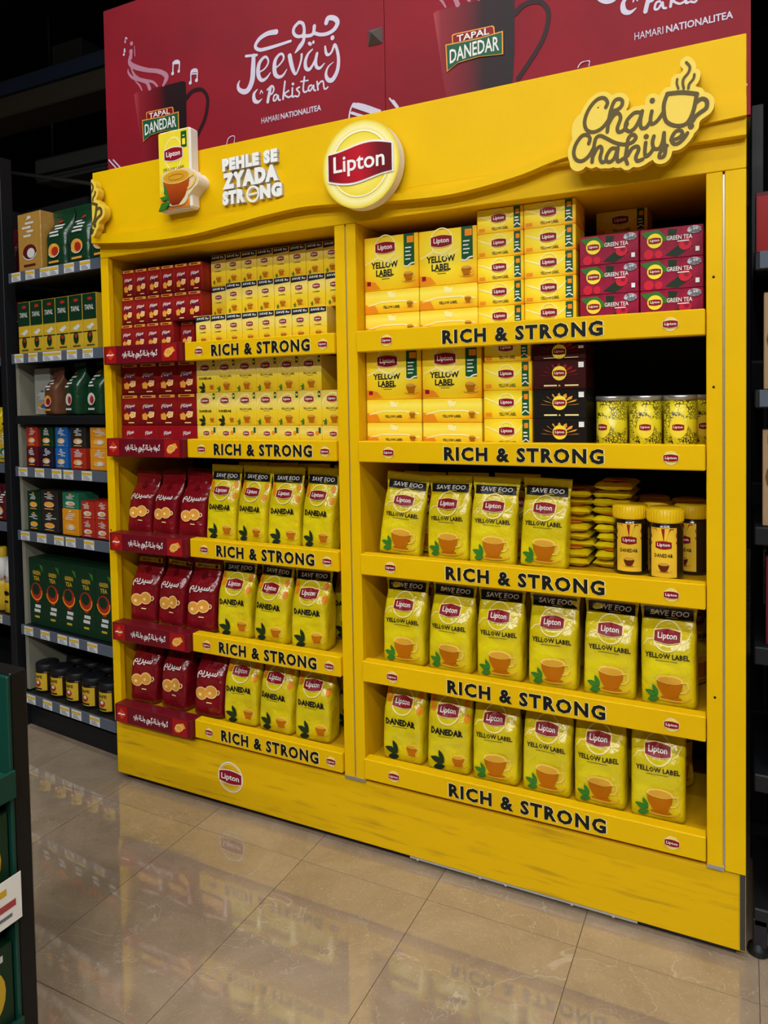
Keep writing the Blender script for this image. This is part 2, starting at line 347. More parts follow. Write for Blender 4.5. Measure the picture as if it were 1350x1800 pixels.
STEAM = [[(-138,2592,1.2),(-139,2564,5.2),(-112,2543,6.1),(-54,2519,5.1),(-5,2505,5.1),(27,2489,5.7),(39,2472,6),(22,2448,3)],[(-148,2542,1.2),(-147,2529,2.5),(-126,2506,3.4),(-84,2488,4),(-56,2473,3.9),(-44,2449,4.5)],[(-135,2551,1.2),(-121,2520,2.8),(-97,2498,3),(-64,2484,3),(-27,2470,3),(-7,2451,2.4)],[(-114,2491,0.9),(-94,2472,2.1),(-82,2451,1.5)],[(-127,2633,4.6),(-127,2632,4.6)],[(-131,2604,5.5),(-130,2578,2.4)],[(-113,2620,1.2),(-112,2583,1.2)]]
NOTES = [[(69,2481,2.1),(75,2520,2.1),(100,2517,2.1),(98,2483,2.1)],[(73,2517,3.9),(100,2513,3.8)],[(68,2481,5.3),(68,2481,5.3)],[(97,2483,4.7),(97,2483,4.7)],[(152,2431,2.1),(155,2471,2),(181,2470,2),(180,2437,2)],[(155,2468,2.9),(180,2466,2.9)],[(155,2460,1.8),(180,2457,1.7)],[(149,2431,5.3),(149,2431,5.3)],[(177,2434,5),(178,2434,5)],[(-159,2646,1.4),(-155,2661,1.4),(-148,2654,1.4)],[(-159,2645,2.8),(-159,2645,2.8)],[(-167,2600,1.4),(-163,2622,1.4),(-160,2609,1.4)],[(-168,2600,3.4),(-167,2600,3.4)]]
BNOTE = [[(-262,2224,2.7),(-216,2178,2.7)],[(-238,2220,2.7),(-192,2175,2.6)],[(301,2166,1.6),(313,2205,1.6),(340,2208,1.5),(334,2174,1.5)],[(791,2170,2.7),(814,2228,2.7),(907,2189,2.6)],[(813,2224,8),(902,2180,7.8)],[(805,2201,4.4),(870,2171,4.4)],[(939,2221,2.6),(970,2181,2.6),(993,2183,2.6)],[(951,2209,5.2),(966,2188,5.2)],[(1516,2189,1.5),(1527,2202,1.5),(1548,2202,1.5),(1546,2186,1.5)]]
BNOTE2 = [[(1924,2131,2.1),(1932,2149,2.1),(1939,2141,2.1)],[(1938,2139,2.1),(1939,2125,2.1)],[(1923,2055,4.9),(1943,2059,4.9)],[(1923,2038,2.1),(1942,2051,2.1)]]
# ------------------------------------------------------------------ the room
def marble():
    m = bpy.data.materials.new('marble_tile'); m.use_nodes = True; nt = m.node_tree; b = nt.nodes['Principled BSDF']
    N = lambda t, **k: (lambda n: ([setattr(n, a, v) for a, v in k.items()], n)[1])(nt.nodes.new(t))
    L = nt.links.new
    gm = N('ShaderNodeNewGeometry'); info = N('ShaderNodeObjectInfo')
    ofs = N('ShaderNodeVectorMath', operation='SCALE'); ofs.inputs[0].default_value = (17, 9, 5); L(info.outputs['Random'], ofs.inputs['Scale'])
    ad = N('ShaderNodeVectorMath', operation='ADD'); L(gm.outputs['Position'], ad.inputs[0]); L(ofs.outputs[0], ad.inputs[1])
    n1 = N('ShaderNodeTexNoise'); n1.inputs['Scale'].default_value = 5; n1.inputs['Detail'].default_value = 8; n1.inputs['Roughness'].default_value = 0.65; n1.inputs['Distortion'].default_value = 0.8; L(ad.outputs[0], n1.inputs['Vector'])
    r1 = N('ShaderNodeValToRGB'); e = r1.color_ramp.elements
    e[0].position = 0.3; e[0].color = S(146, 126, 104); e[1].position = 0.72; e[1].color = S(176, 155, 130); L(n1.outputs['Fac'], r1.inputs[0])
    # fine short flecks
    n2 = N('ShaderNodeTexNoise'); n2.inputs['Scale'].default_value = 75; n2.inputs['Detail'].default_value = 4; n2.inputs['Distortion'].default_value = 2.5; L(ad.outputs[0], n2.inputs['Vector'])
    f2 = N('ShaderNodeMapRange'); f2.inputs[1].default_value = 0.56; f2.inputs[2].default_value = 0.68; L(n2.outputs['Fac'], f2.inputs[0])
    q2 = N('ShaderNodeMath', operation='MULTIPLY'); q2.inputs[1].default_value = 0.30; L(f2.outputs[0], q2.inputs[0])
    x2 = N('ShaderNodeMix', data_type='RGBA'); x2.inputs[7].default_value = S(200, 186, 166); L(q2.outputs[0], x2.inputs[0]); L(r1.outputs[0], x2.inputs[6])
    # thin pale veins
    n3 = N('ShaderNodeTexNoise'); n3.inputs['Scale'].default_value = 2.2; n3.inputs['Detail'].default_value = 5; n3.inputs['Distortion'].default_value = 1.2; L(ad.outputs[0], n3.inputs['Vector'])
    s3 = N('ShaderNodeMath', operation='SUBTRACT'); s3.inputs[1].default_value = 0.5; L(n3.outputs['Fac'], s3.inputs[0])
    a3 = N('ShaderNodeMath', operation='ABSOLUTE'); L(s3.outputs[0], a3.inputs[0])
    f3 = N('ShaderNodeMapRange'); f3.inputs[1].default_value = 0.0022; f3.inputs[2].default_value = 0.0004; L(a3.outputs[0], f3.inputs[0])
    q3 = N('ShaderNodeMath', operation='MULTIPLY'); q3.inputs[1].default_value = 0.35; L(f3.outputs[0], q3.inputs[0])
    x3 = N('ShaderNodeMix', data_type='RGBA'); x3.inputs[7].default_value = S(210, 200, 186); L(q3.outputs[0], x3.inputs[0]); L(x2.outputs[2], x3.inputs[6])
    L(x3.outputs[2], b.inputs['Base Color'])
    b.inputs['Roughness'].default_value = 0.025; b.inputs['Specular IOR Level'].default_value = 0.8; b.inputs['Coat Weight'].default_value = 1.0; b.inputs['Coat Roughness'].default_value = 0.02; b.inputs['Coat IOR'].default_value = 1.75
    MATS['marble'] = m
    return m
MARBLE = marble()
GROUT = mat('grout', S(112, 100, 86), 0.8)
fl = MB().box(-6, 6, -6, 5, -0.1, -0.003, GROUT).build('floor', kind='structure')
TW, TD, TX0, TY0 = 0.38, 0.61, 0.06, -0.715
tile_me = MB().box(0, TW - 0.0018, 0, TD - 0.0018, -0.02, 0, MARBLE).mesh('tile')
for i in range(-13, 15):
    for j in range(-5, 7):
        if (j in (-1, 0, 1) and -5 <= i <= 7) or (-9 <= i <= 9 and -3 <= j <= 3):
            new_obj('tile', tile_me, fl, (TX0 + i * TW, TY0 + j * TD, 0))
far = MB()
for i in range(-15, 15):
    for j in range(-8, 9):
        if not ((j in (-1, 0, 1) and -5 <= i <= 7) or (-9 <= i <= 9 and -3 <= j <= 3)):
            x, y = TX0 + i * TW, TY0 + j * TD; far.box(x, x + TW - 0.0022, y, y + TD - 0.0022, -0.02, 0, MARBLE)
far.build('far_tiles', fl, kind='stuff')
SHELL = mat('shell_dark', S(30, 31, 34), 0.85)
MB().box(-6, 6, 4.9, 5.0, 0, 4.2, SHELL).build('wall_back', kind='structure')
MB().box(-6.1, -6, -6, 5, 0, 4.2, SHELL).build('wall_left', kind='structure')
MB().box(6, 6.1, -6, 5, 0, 4.2, SHELL).build('wall_right', kind='structure')
MB().box(-6, 6, -6.1, -6, 0, 4.2, SHELL).build('wall_front', kind='structure')
MB().box(-6, 6, -6, 5, 4.2, 4.3, mat('ceiling_black', S(14, 14, 16), 0.9)).build('ceiling', kind='structure')

# ceiling lamps: linear fittings hung over the aisles
LAMPW = mat('lamp_diffuser', S(245, 246, 250), 0.5, emit=((0.93, 0.97, 1, 1), 30.0))
def ceiling_lamp(x, y, z, ln, alongx, power, label):
    t = thing('ceiling_lamp', label, 'lamp', (x, y, z), (0, 0, 0 if alongx else math.pi / 2), 'linear ceiling lamps')
    MB().cbox(-ln / 2, ln / 2, -0.06, 0.06, 0, 0.06, GREY, 0.006).build('housing', t)
    MB().cbox(-ln / 2 + 0.02, ln / 2 - 0.02, -0.045, 0.045, -0.012, 0, LAMPW, 0.004).build('diffuser', t)
    h = MB()
    for s in (-1, 1): h.tube([(s * ln * 0.4, 0, 0.05), (s * ln * 0.4, 0, 4.19 - z)], 0.006, BLACK)
    h.build('hanger', t)
    if power:
        ld = bpy.data.lights.new('lamp_light', 'AREA'); ld.shape = 'RECTANGLE'; ld.size = ln; ld.size_y = 0.12; ld.energy = power; ld.color = (1.0, 1.0, 0.99)
        lo = new_obj('lamp_light', ld, t, (0, 0, -0.02))
for x, k in ((-0.3, 0.14), (1.2, 0.13), (2.7, 0.10)):  # leftmost lamp of this row is added to brighten the floor on the left
    ceiling_lamp(x, -1.0, 3.7, 1.2, True, LAMP_POWER * k, 'linear ceiling lamp over the aisle in front of the yellow display')
for x, k in ((0.4, 0.36), (2.0, 0.48), (3.6, 0.48)):
    ceiling_lamp(x, -2.9, 3.8, 1.2, True, LAMP_POWER * k, 'linear ceiling lamp over the aisle behind the green stand')
for x, k in ((0.4, 1.0), (2.0, 1.55), (3.6, 1.55)):
    ceiling_lamp(x, -4.6, 3.8, 1.2, True, LAMP_POWER * k, 'linear ceiling lamp near the front wall of the shop')

# dark clutter under the ceiling, left of the banner
DUCT = mat('duct_grey', S(70, 70, 68), 0.7)
MB().cbox(-3.4, -0.9, 1.5, 1.75, 3.2, 3.33, mat('beam_brown', S(64, 58, 48), 0.7), 0.01).build('ceiling_beam', label='long brown steel beam under the black ceiling', cat='beam')
MB().cbox(-3.4, -0.9, 1.48, 1.52, 3.33, 3.42, mat('beam_blue', S(36, 48, 66), 0.7), 0.005).build('cable_tray', label='narrow blue cable tray on top of the brown beam', cat='cable tray')
t = thing('air_conditioner', 'pale wall air conditioner behind the black racks', 'air conditioner', (-2.35, 2.0, 2.95))
MB().cbox(-0.48, 0.6, 0, 0.22, 0, 0.17, DUCT, 0.02).build('body', t)
MB().cbox(-0.46, 0.58, -0.008, 0, 0.03, 0.05, BLACK, 0.002).build('air_slot', t)
MB().cbox(-0.44, 0.56, -0.012, 0.03, -0.02, 0.0, DUCT, 0.003).build('louvre', t)
for x in (-0.4, 0.5): MB().tube([(x, 0.11, 0.165), (x, 0.11, 1.249)], 0.008, DUCT).build('hanger_rod', t)
MB().cbox(-2.6, -2.3, 2.0, 2.2, 3.72, 3.9, DUCT, 0.01).build('air_vent', label='small grey air vent box under the ceiling', cat='vent')
MB().cbox(-1.78, -1.5, 1.9, 2.1, 3.55, 3.75, DUCT, 0.03).build('junction_box', label='rounded grey box under the ceiling beside the banner', cat='box')
MB().tube([(-3.6, 1.9, 3.75), (-2.3, 1.95, 3.4)], 0.012, DUCT).build('pipe', label='thin pipe running down to the air vent', cat='pipe')
MB().tube([(-3.3, 1.9, 3.1), (-2.0, 1.9, 2.78)], 0.014, DUCT).build('pipe', label='thin pipe slanting behind the air conditioner', cat='pipe')
MB().cbox(-3.6, -2.9, 1.8, 2.1, 2.5, 2.72, mat('far_sign', S(66, 62, 58), 0.8), 0.01).build('hanging_sign', label='pale blank sign over the far black rack', cat='sign')

# ------------------------------------------------------------------ the yellow display unit
def scuffed():
    m = mat('yellow_scuffed', S(228, 180, 5), 0.45, spec=0.12); nt = m.node_tree; b = nt.nodes['Principled BSDF']
    g = nt.nodes.new('ShaderNodeTexCoord'); mp = nt.nodes.new('ShaderNodeMapping'); mp.inputs['Scale'].default_value = (3.5, 1, 40); nt.links.new(g.outputs['Object'], mp.inputs[0])
    n = nt.nodes.new('ShaderNodeTexNoise'); n.inputs['Scale'].default_value = 1.6; n.inputs['Detail'].default_value = 7; nt.links.new(mp.outputs[0], n.inputs['Vector'])
    r = nt.nodes.new('ShaderNodeMapRange'); r.inputs[1].default_value = 0.54; r.inputs[2].default_value = 0.75; r.inputs[4].default_value = 0.6; nt.links.new(n.outputs['Fac'], r.inputs[0])
    x = nt.nodes.new('ShaderNodeMix'); x.data_type = 'RGBA'; x.inputs[6].default_value = S(228, 180, 5); x.inputs[7].default_value = S(140, 104, 30)
    nt.links.new(r.outputs[0], x.inputs[0]); nt.links.new(x.outputs[2], b.inputs['Base Color'])
    return m
SCUFF = scuffed()
W = 1.933; ZB, ZT = 0.204, 1.771; DEP = 0.42
unit = thing('display_unit', 'large yellow tea display unit with two bays of five shelves', 'display')
base = MB().cbox(0, W, 0.006, DEP, 0.022, ZB - 0.001, SCUFF, 0.003).build('base_panel', unit)
MB().box(0.02, W - 0.02, 0.03, DEP - 0.02, 0.0, 0.022, BLACK).build('plinth', unit)
SEAL = mat('sealant', S(170, 168, 160), 0.6)
bd = MB().cbox(1.10, 1.70, 0.009, 0.016, 0.015, 0.0215, SEAL, 0.001)
for x in (1.12, 1.3, 1.37, 1.54, 1.64): bd.cbox(x, x + 0.008, 0.006, 0.0095, 0.014, 0.0205, SEAL, 0.0015)
bd.build('sealing_bead', unit, label='white bead of sealant under the base')
for a, b in ((0.0005, 0.0335), (0.903, 0.9355), (0.9397, 0.970), (1.853, 1.8862), (1.8905, W)):
    MB().cbox(a, b, 0, 0.022 if a in (0.903, 0.9397) else 0.022, ZB, ZT, YEL, 0.0015).build('post', unit)
for a in (0.9357, 1.8864): MB().box(a, a + 0.0038, 0.004, 0.02, ZB, ZT - 0.006, STEEL).build('seam_strip', unit)
for a, b in ((0.904, 0.969), (1.853, 1.888)): MB().box(a, b, -0.0015, 0.012, ZB - 0.001, ZB + 0.008, STEEL).build('foot_plate', unit)
sp = MB().box(0.001, 0.02, 0.022, DEP, ZB, ZT, YEL_IN); sp.build('side_panel', unit)
MB().box(0.9035, 0.9695, 0.022, DEP, ZB, ZT, YEL_IN).build('divider', unit)
MB().box(1.862, W - 0.012, 0.022, DEP, ZB, ZT, YEL_IN).build('side_panel', unit)
MB().box(W - 0.0118, W - 0.001, 0.001, DEP, 0.03, 1.769, mat('side_grey', S(62, 60, 56), 0.55)).build('side_skin', unit, label='dark grey outer side skin')
MB().box(0.02, W - 0.012, DEP - 0.012, DEP, ZB, ZT, DARK).build('back_panel', unit)
for x, z in ((1.868, 1.543), (1.868, 1.30), (1.870, 0.60), (0.012, 0.86)):
    MB().lathe([(0.0028, 0), (0.0028, 0.001)], INK, 10).build('screw_hole', unit, (x, 0.0, z), (math.pi / 2, 0, 0))
# header
MB().cbox(0, W, 0.0, DEP, ZT + 0.001, 1.93, YEL, 0.0015).build('lower_header', unit)
hd = MB().cbox(0.0, W, -0.022, 0.0, 1.835, 2.048, YEL, 0.0015).build('header_board', unit)
UP = [(0, 1.845), (.21, 1.833), (.40, 1.829), (.56, 1.833), (.70, 1.852), (.84, 1.868), (1.02, 1.838), (1.16, 1.819), (1.285, 1.820), (1.435, 1.842), (1.575, 1.873), (1.75, 1.898), (W, 1.911)]
LO = [(0, 1.816), (.21, 1.798), (.40, 1.795), (.56, 1.807), (.70, 1.820), (.84, 1.826), (1.02, 1.812), (1.16, 1.802), (1.285, 1.801), (1.435, 1.819), (1.555, 1.846), (1.75, 1.863), (W, 1.873)]
def curve_at(P, xs):
    s = smooth_line([(a, b, 0) for a, b in P], 12); return [(x, float(np.interp(x, [q[0] for q in s], [q[1] for q in s]))) for x in xs]
xs = [W * i / 72 for i in range(73)]
up, lo = curve_at(UP, xs), curve_at(LO, xs)
v, f = curve_between(up, lo)
slab(MB(), outline(v, f), -0.034, -0.0225, YEL).build('wavy_skirt', unit)
fill = MB(); v, f = curve_between([(x, 1.85 if z < 1.85 else z) for x, z in up], [(x, z - 0.002) for x, z in up])
# backing of the header board behind the skirt
v2, f2 = curve_between([(x, max(z, 1.836)) for x, z in up], lo); slab(fill, outline(v2, f2), -0.0218, -0.0005, YEL); fill.build('skirt_backing', unit)

def badge_shape(cx, cz, wd, ht, rise=0.0, n=10):
    top, bot = [], []
    for i in range(n + 1):
        u = -1 + 2 * i / n; k = math.cos(u * math.pi / 2) * 0.16 * ht
        top.append((cx + u * wd / 2, cz + ht * 0.36 + k + rise * u * 0.5)); bot.append((cx + u * wd / 2, cz - ht * 0.36 - k + rise * u * 0.5))
    return curve_between(top, bot, 4)
def mini_emblem(cx, cz, wd, L, part='emblem'):
    return [(part, YPR, ell(cx, cz, wd * 0.42, wd * 0.42, 16), L), (part, WHITE, ring(cx, cz, wd * 0.45, wd * 0.45, wd * 0.035, 18), L + 1),
            (part, CREAM, badge_shape(cx, cz, wd, wd * 0.56), L + 2), (part, BADGE, badge_shape(cx, cz, wd * 0.93, wd * 0.47), L + 3), (part, WHITE, txt('Lipton', cx, cz - wd * 0.015, wd=wd * 0.72, ht=wd * 0.24, bold=0.02, res=1), L + 4)]
# shelves with their strips: strip top heights
SHELFM = mat('shelf_yellow', S(196, 152, 8), 0.55, spec=0.2)
LIP = [1.474, 1.171, 0.857, 0.555, 0.277]; SH = 0.058
def strip_text(cx, cz, wd):
    return [('lettering_edge', CREAM, txt('RICH & STRONG', cx, cz, wd=wd * 1.012, ht=0.0395, bold=0.062, space=1.2), 0), ('lettering', INK, txt('RICH & STRONG', cx, cz, wd=wd, ht=0.0365, bold=0.042, space=1.2), 1)]
URDU1 = '\uFEE2\uFBFE\uFEAE\uFB59\uFEB3'
SCRIPT = '\uFBA6\uFEF3\uFEE7\uFE8E\uFE91 \uFE94\uFBB0\uFE8E\uFB7C \uFEF1\uFEEE\uFB97 \uFE94\uFBB0\uFE8E\uFB7C \uFBA6\uFED3\uFEEE\uFB92'
for k, zt in enumerate(LIP):
    zb = zt - SH
    for x0, x1, sx0, sx1 in ((0.0345, 0.9025, 0.362, 0.9015), (0.9705, 1.8525, 0.9715, 1.8515)):
        sh = MB().cbox(x0 + 0.0, x1, 0.024, DEP - 0.014, zt - 0.034, zt - 0.016, SHELFM, 0.001).build('shelf', unit)
        y0 = -0.010
        strip = MB().cbox(sx0, sx1, y0, 0.0235, zb, zt, YEL, 0.0022).build('shelf_strip', unit)
        wd = sx1 - sx0; cx = sx0 + wd * (0.525 if x0 < 0.5 else 0.52); tw = 0.355 if x0 < 0.5 else 0.405
        for p, me in lay(strip_text(cx, zb + SH * 0.48, tw), flat(y0)): new_obj(p, me, strip)
        for ex in (sx0 + (0.058 if x0 < 0.5 else 0.094), sx1 - (0.036 if x0 < 0.5 else 0.072)):
            for p, me in lay(mini_emblem(ex, zb + SH * 0.48, 0.034 if x0 > 0.5 else 0.032, 0), flat(y0)): new_obj(p, me, strip)
    # red strip in front of the first 36 cm of the left bay
    yr = -0.026
    rs = MB().cbox(0.030, 0.3605, yr, 0.0235, zb - 0.001, zt + 0.001, MAROON, 0.0022).build('red_shelf_strip', unit, label='dark red shelf strip with white script')
    c = (0.03, 0.36); L = [('emblem', REDP, rect(0.04, 0.088, zb + 0.002, zt - 0.002), 0), ('emblem', mat('strip_flame', S(206, 60, 30), 0.4), poly([(0.062, zb + 0.012), (0.082, zb + 0.028), (0.062, zb + 0.05), (0.045, zb + 0.028)]), 1), ('emblem', WHITE, ribbon([(0.047, zb + 0.028), (0.056, zb + 0.031), (0.064, zb + 0.028), (0.078, zb + 0.031)], 0.004), 2),
          ('lettering', WHITE, txt(SCRIPT, 0.19, zb + 0.027, wd=0.15, ht=0.03, bold=0.03, res=1), 0),
          ('biscuit_picture', REDP, rect(0.283, 0.345, zb + 0.002, zt - 0.002), 0), ('biscuit_picture', GOLD, poly([(0.292, zb + 0.024), (0.305, zb + 0.04), (0.33, zb + 0.046), (0.339, zb + 0.032), (0.326, zb + 0.026), (0.312, zb + 0.013), (0.298, zb + 0.014)]), 1),
          ('biscuit_picture', GOLDL, ring(0.313, zb + 0.029, 0.016, 0.011, 0.0022, 16), 2)]
    for p, me in lay(L, flat(yr)): new_obj(p, me, rs)
# emblem on the base
def big_emblem(cx, cz, r, wd):
    return [('emblem', WHITE, ring(cx, cz, r, r, 0.0035, 40), 0), ('emblem', CREAM, ring(cx, cz, r * 0.86, r * 0.86, 0.002, 40, 20, 150), 0), ('emblem', CREAM, ring(cx, cz, r * 0.86, r * 0.86, 0.002, 40, 200, 330), 0),
            ('emblem', WHITE, badge_shape(cx, cz, wd * 1.05, wd * 0.53), 1), ('emblem', BADGE, badge_shape(cx, cz, wd, wd * 0.47), 2), ('lettering', WHITE, txt('Lipton', cx, cz - 0.002, wd=wd * 0.8, ht=wd * 0.27, bold=0.015), 3)]
for p, me in lay(big_emblem(0.487, 0.11, 0.048, 0.086), flat(0.006)): new_obj(p, me, base)

# ------------------------------------------------------------------ signs on the header
HB = -0.0222
# round light box
disc = thing('round_sign', 'round glowing yellow sign box with a red badge on the header', 'sign', (1.024, 0, 1.904))
R = 0.1145; SIDE = mat('sign_side_white', S(236, 228, 220), 0.5)
YF = -0.066
n = 64
circ = [(R * math.cos(2 * math.pi * i / n), R * math.sin(2 * math.pi * i / n)) for i in range(n)]
slab(MB(), outline([(0, 0)] + circ, [(0, 1 + i, 1 + (i + 1) % n) for i in range(n)]), YF + 0.001, HB - 0.0125, SIDE).build('rim', disc, label='white rim of the round sign')
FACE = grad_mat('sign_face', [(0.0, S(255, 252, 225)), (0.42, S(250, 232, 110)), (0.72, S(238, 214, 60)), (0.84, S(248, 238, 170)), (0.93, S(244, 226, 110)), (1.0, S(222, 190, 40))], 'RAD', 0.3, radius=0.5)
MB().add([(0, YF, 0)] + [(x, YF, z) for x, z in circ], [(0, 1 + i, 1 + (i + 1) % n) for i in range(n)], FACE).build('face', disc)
WGL = mat('sign_glow_print', S(255, 250, 220), 0.3)
L = [('swirl', WGL, ring(0, 0.0, 0.088, 0.088, 0.004, 40, 25, 165), 0), ('swirl', WGL, ring(0, 0, 0.085, 0.085, 0.003, 40, 200, 335), 0)]
def wave_badge(cx, cz, wd, ht, rise, n=20):
    top, bot = [], []
    for i in range(n + 1):
        u = -1 + 2 * i / n; k = math.sin(u * math.pi * 0.9) * 0.10 * ht
        y = cz + rise * u * 0.35
        top.append((cx + u * wd / 2, y + ht * 0.5 + 0.10 * ht * math.cos(u * 2.2) + k * 0.6)); bot.append((cx + u * wd / 2, y - ht * 0.5 - 0.10 * ht * math.cos(u * 2.2) + k * 0.6))
    return curve_between(top, bot)
WBAD = grad_mat('sign_badge', [(0.0, S(110, 8, 20)), (0.25, S(170, 14, 34)), (0.5, S(190, 16, 38)), (0.8, S(110, 6, 20)), (1.0, S(92, 4, 16))], 'X', 0.35)
L += [('badge_edge', WHITE, wave_badge(0, 0.003, 0.196, 0.086, 0.0), 1), ('badge', WBAD, wave_badge(0, 0.003, 0.188, 0.077, 0.0), 2), ('lettering', WHITE, txt('Lipton', -0.002, 0.0, wd=0.152, ht=0.056, bold=0.016, res=4), 3)]
for p, me in lay(L, flat(YF), 0.0012): new_obj(p, me, disc)

# carton-shaped sign with a cup
pk = thing('carton_sign', 'tall yellow carton-shaped sign with a tea cup on the header', 'sign', (0.389, 0, 1.868))
PKF = grad_mat('carton_sign_face', [(0.0, S(226, 120, 30)), (0.14, S(240, 176, 40)), (0.3, S(244, 220, 40)), (1.0, S(236, 214, 50))], 'Z', 0.35)
bm = MB(); bm.cbox(-0.063, 0.063, -0.064, HB - 0.0002, 0.0, 0.239, SIDE, 0.006); bm.build('body', pk)
bm = MB(); v, f = rect(-0.058, 0.058, 0.004, 0.234); bm.add([(x, -0.0648, z) for x, z in v], f, PKF); bm.build('face', pk)
cp = [(-0.042, 0.096), (0.066, 0.102), (0.062, 0.07), (0.045, 0.035), (0.02, 0.012), (-0.008, 0.008), (-0.026, 0.03), (-0.038, 0.06)]
cs = [[(x / 1.0, z, 0.004) for x, z in cp] + [(-0.042, 0.096, 0.004)]]
body = brush([[(-0.025, 0.094, 0.022), (0.05, 0.096, 0.022)], [(-0.018, 0.068, 0.024), (0.042, 0.07, 0.026)], [(-0.004, 0.036, 0.026), (0.026, 0.04, 0.03)], [(0.07, 0.082, 0.022), (0.078, 0.076, 0.02)], [(0.05, 0.055, 0.02), (0.07, 0.07, 0.018)]], 0.004)
slab(MB(), body, -0.070, HB - 0.0002, mat('sign_side_cream', S(226, 206, 160), 0.5), SIDE).build('cup_back', pk)
TEAG = grad_mat('sign_cup', [(0.0, S(120, 40, 14)), (0.5, S(176, 74, 22)), (1.0, S(196, 92, 30))], 'Z', 0.3)
cupv = [(-0.040, 0.094), (-0.036, 0.062), (-0.024, 0.032), (-0.006, 0.012), (0.02, 0.012), (0.044, 0.034), (0.06, 0.064), (0.066, 0.096)]
L = [('cup_picture', TEAG, poly(cupv), 0), ('cup_picture', CUPLINE, ell(0.013, 0.096, 0.055, 0.021, 26), 1), ('cup_picture', TEA2, ell(0.013, 0.096, 0.049, 0.017, 26), 2),
     ('cup_picture', TEA, ring(0.013, 0.094, 0.03, 0.009, 0.0016, 20), 3), ('cup_picture', CUPLINE, ribbon([(0.064, 0.088), (0.08, 0.094), (0.088, 0.086), (0.082, 0.07), (0.068, 0.058), (0.056, 0.054)], 0.006), 3)]
for p, me in lay(L, flat(-0.070), 0.0006): new_obj(p, me, pk)
lf = MB()
for pts in ([(-0.058, 0.0), (-0.044, 0.022), (-0.02, 0.026), (-0.014, 0.02), (-0.03, 0.004)], [(-0.014, 0.024), (-0.034, 0.05), (-0.032, 0.078), (-0.024, 0.06)], [(-0.052, 0.04), (-0.03, 0.042), (-0.016, 0.03), (-0.036, 0.03)]):
    v, f = poly(pts); slab(lf, outline(v, f), -0.074, -0.0652, LEAF)
lf.build('leaf', pk)
L = [('badge', CREAM, ring(0.0, 0.168, 0.036, 0.05, 0.005, 30), 0), ('badge', WHITE, badge_shape(0.0, 0.166, 0.074, 0.042), 1), ('badge', BADGE, badge_shape(0.0, 0.166, 0.07, 0.037), 2), ('lettering', WHITE, txt('Lipton', 0, 0.165, wd=0.054, ht=0.02, bold=0.015), 3),
     ('lettering', BROWN, txt('YELLOW LABEL', 0.0, 0.122, wd=0.086, ht=0.011, bold=0.02), 0), ('lettering', BROWN, rect(-0.03, 0.03, 0.108, 0.11), 0),
     ('green_tab', GREEN, rect(0.03, 0.052, 0.18, 0.228), 0), ('green_tab', YPR, rect(0.035, 0.047, 0.188, 0.206), 1), ('green_tab', YPR, rect(0.037, 0.045, 0.213, 0.216), 1)]
for p, me in lay(L, flat(-0.0648), 0.0005): new_obj(p, me, pk)

# raised white slogan
sl = thing('slogan_letters', 'raised white capital letters of a slogan on the yellow header', 'lettering', (0.648, 0, 1.932))
def raised(word, cx, cz, wd, ht, parent, name, bold=0.078, y0=-0.034, m=WHITE, space=1.2):
    v, f = txt(word, cx, cz, wd=wd, ht=ht, bold=bold, res=3, space=space); v, f = weld(v, f)
    return slab(MB(), outline(v, f), y0, HB - 0.0002, m, mat('letter_side', S(190, 188, 186), 0.5)).build(name, parent)
raised('PEHLE SE', -0.004, 0.052, 0.196, 0.038, sl, 'lettering')
raised('ZYADA', -0.004, 0.004, 0.198, 0.047, sl, 'lettering')
raised('STR', -0.063, -0.045, 0.082, 0.041, sl, 'lettering'); raised('NG', 0.069, -0.045, 0.076, 0.041, sl, 'lettering')
v, f = ring(0.006, -0.046, 0.023, 0.024, 0.006, 28); slab(MB(), outline(*weld(v, f)), -0.034, HB - 0.0002, WHITE).build('ring_letter', sl)
v, f = poly([(-0.012, -0.049), (0.024, -0.047), (0.024, -0.043), (-0.012, -0.045)]); slab(MB(), outline(v, f), -0.034, HB - 0.0002, WHITE).build('ring_bar', sl)

# script plaques
PLATE_FILL = [[(1606, 1880, 22), (1606, 1900, 22), (1618, 1908, 20)], [(1594, 1834, 10), (1588, 1822, 10)], [(1765, 1905, 16), (1800, 1905, 16)], [(1770, 1880, 16), (1795, 1880, 16)], [(1690, 1850, 10), (1740, 1862, 10)]]
PLATE = mat('plaque_yellow', S(236, 204, 74), 0.4); PSIDE = mat('plaque_side', S(224, 186, 50), 0.45)
def plaque(dx, dz, label, clip=None):
    st = [[((x + dx) / 1000, (z + dz) / 1000, r / 1000) for x, z, r in s] for s in CHAI]
    t = thing('script_plaque', label, 'sign', (0, 0, 0))
    fl_ = [[((x + dx) / 1000, (z + dz) / 1000, r / 1000) for x, z, r in s] for s in PLATE_FILL]
    st = [[(x, z, r * 1.22) for x, z, r in s] for s in st]
    slab(MB(), brush(st + fl_, 0.004, 0.0105, clip), -0.0585, HB - 0.0125, PLATE, PSIDE).build('plate', t)
    slab(MB(), brush(st, 0.0017, 0.0006, clip), -0.0598, -0.0586, BROWN).build('lettering', t)
plaque(0, 0, 'pale yellow script plaque ending in a steaming cup, right end of the header')
plaque(44.9 - 1826, 3, 'pale yellow cup plaque cut off at the header edge by the black rack', 0.034)

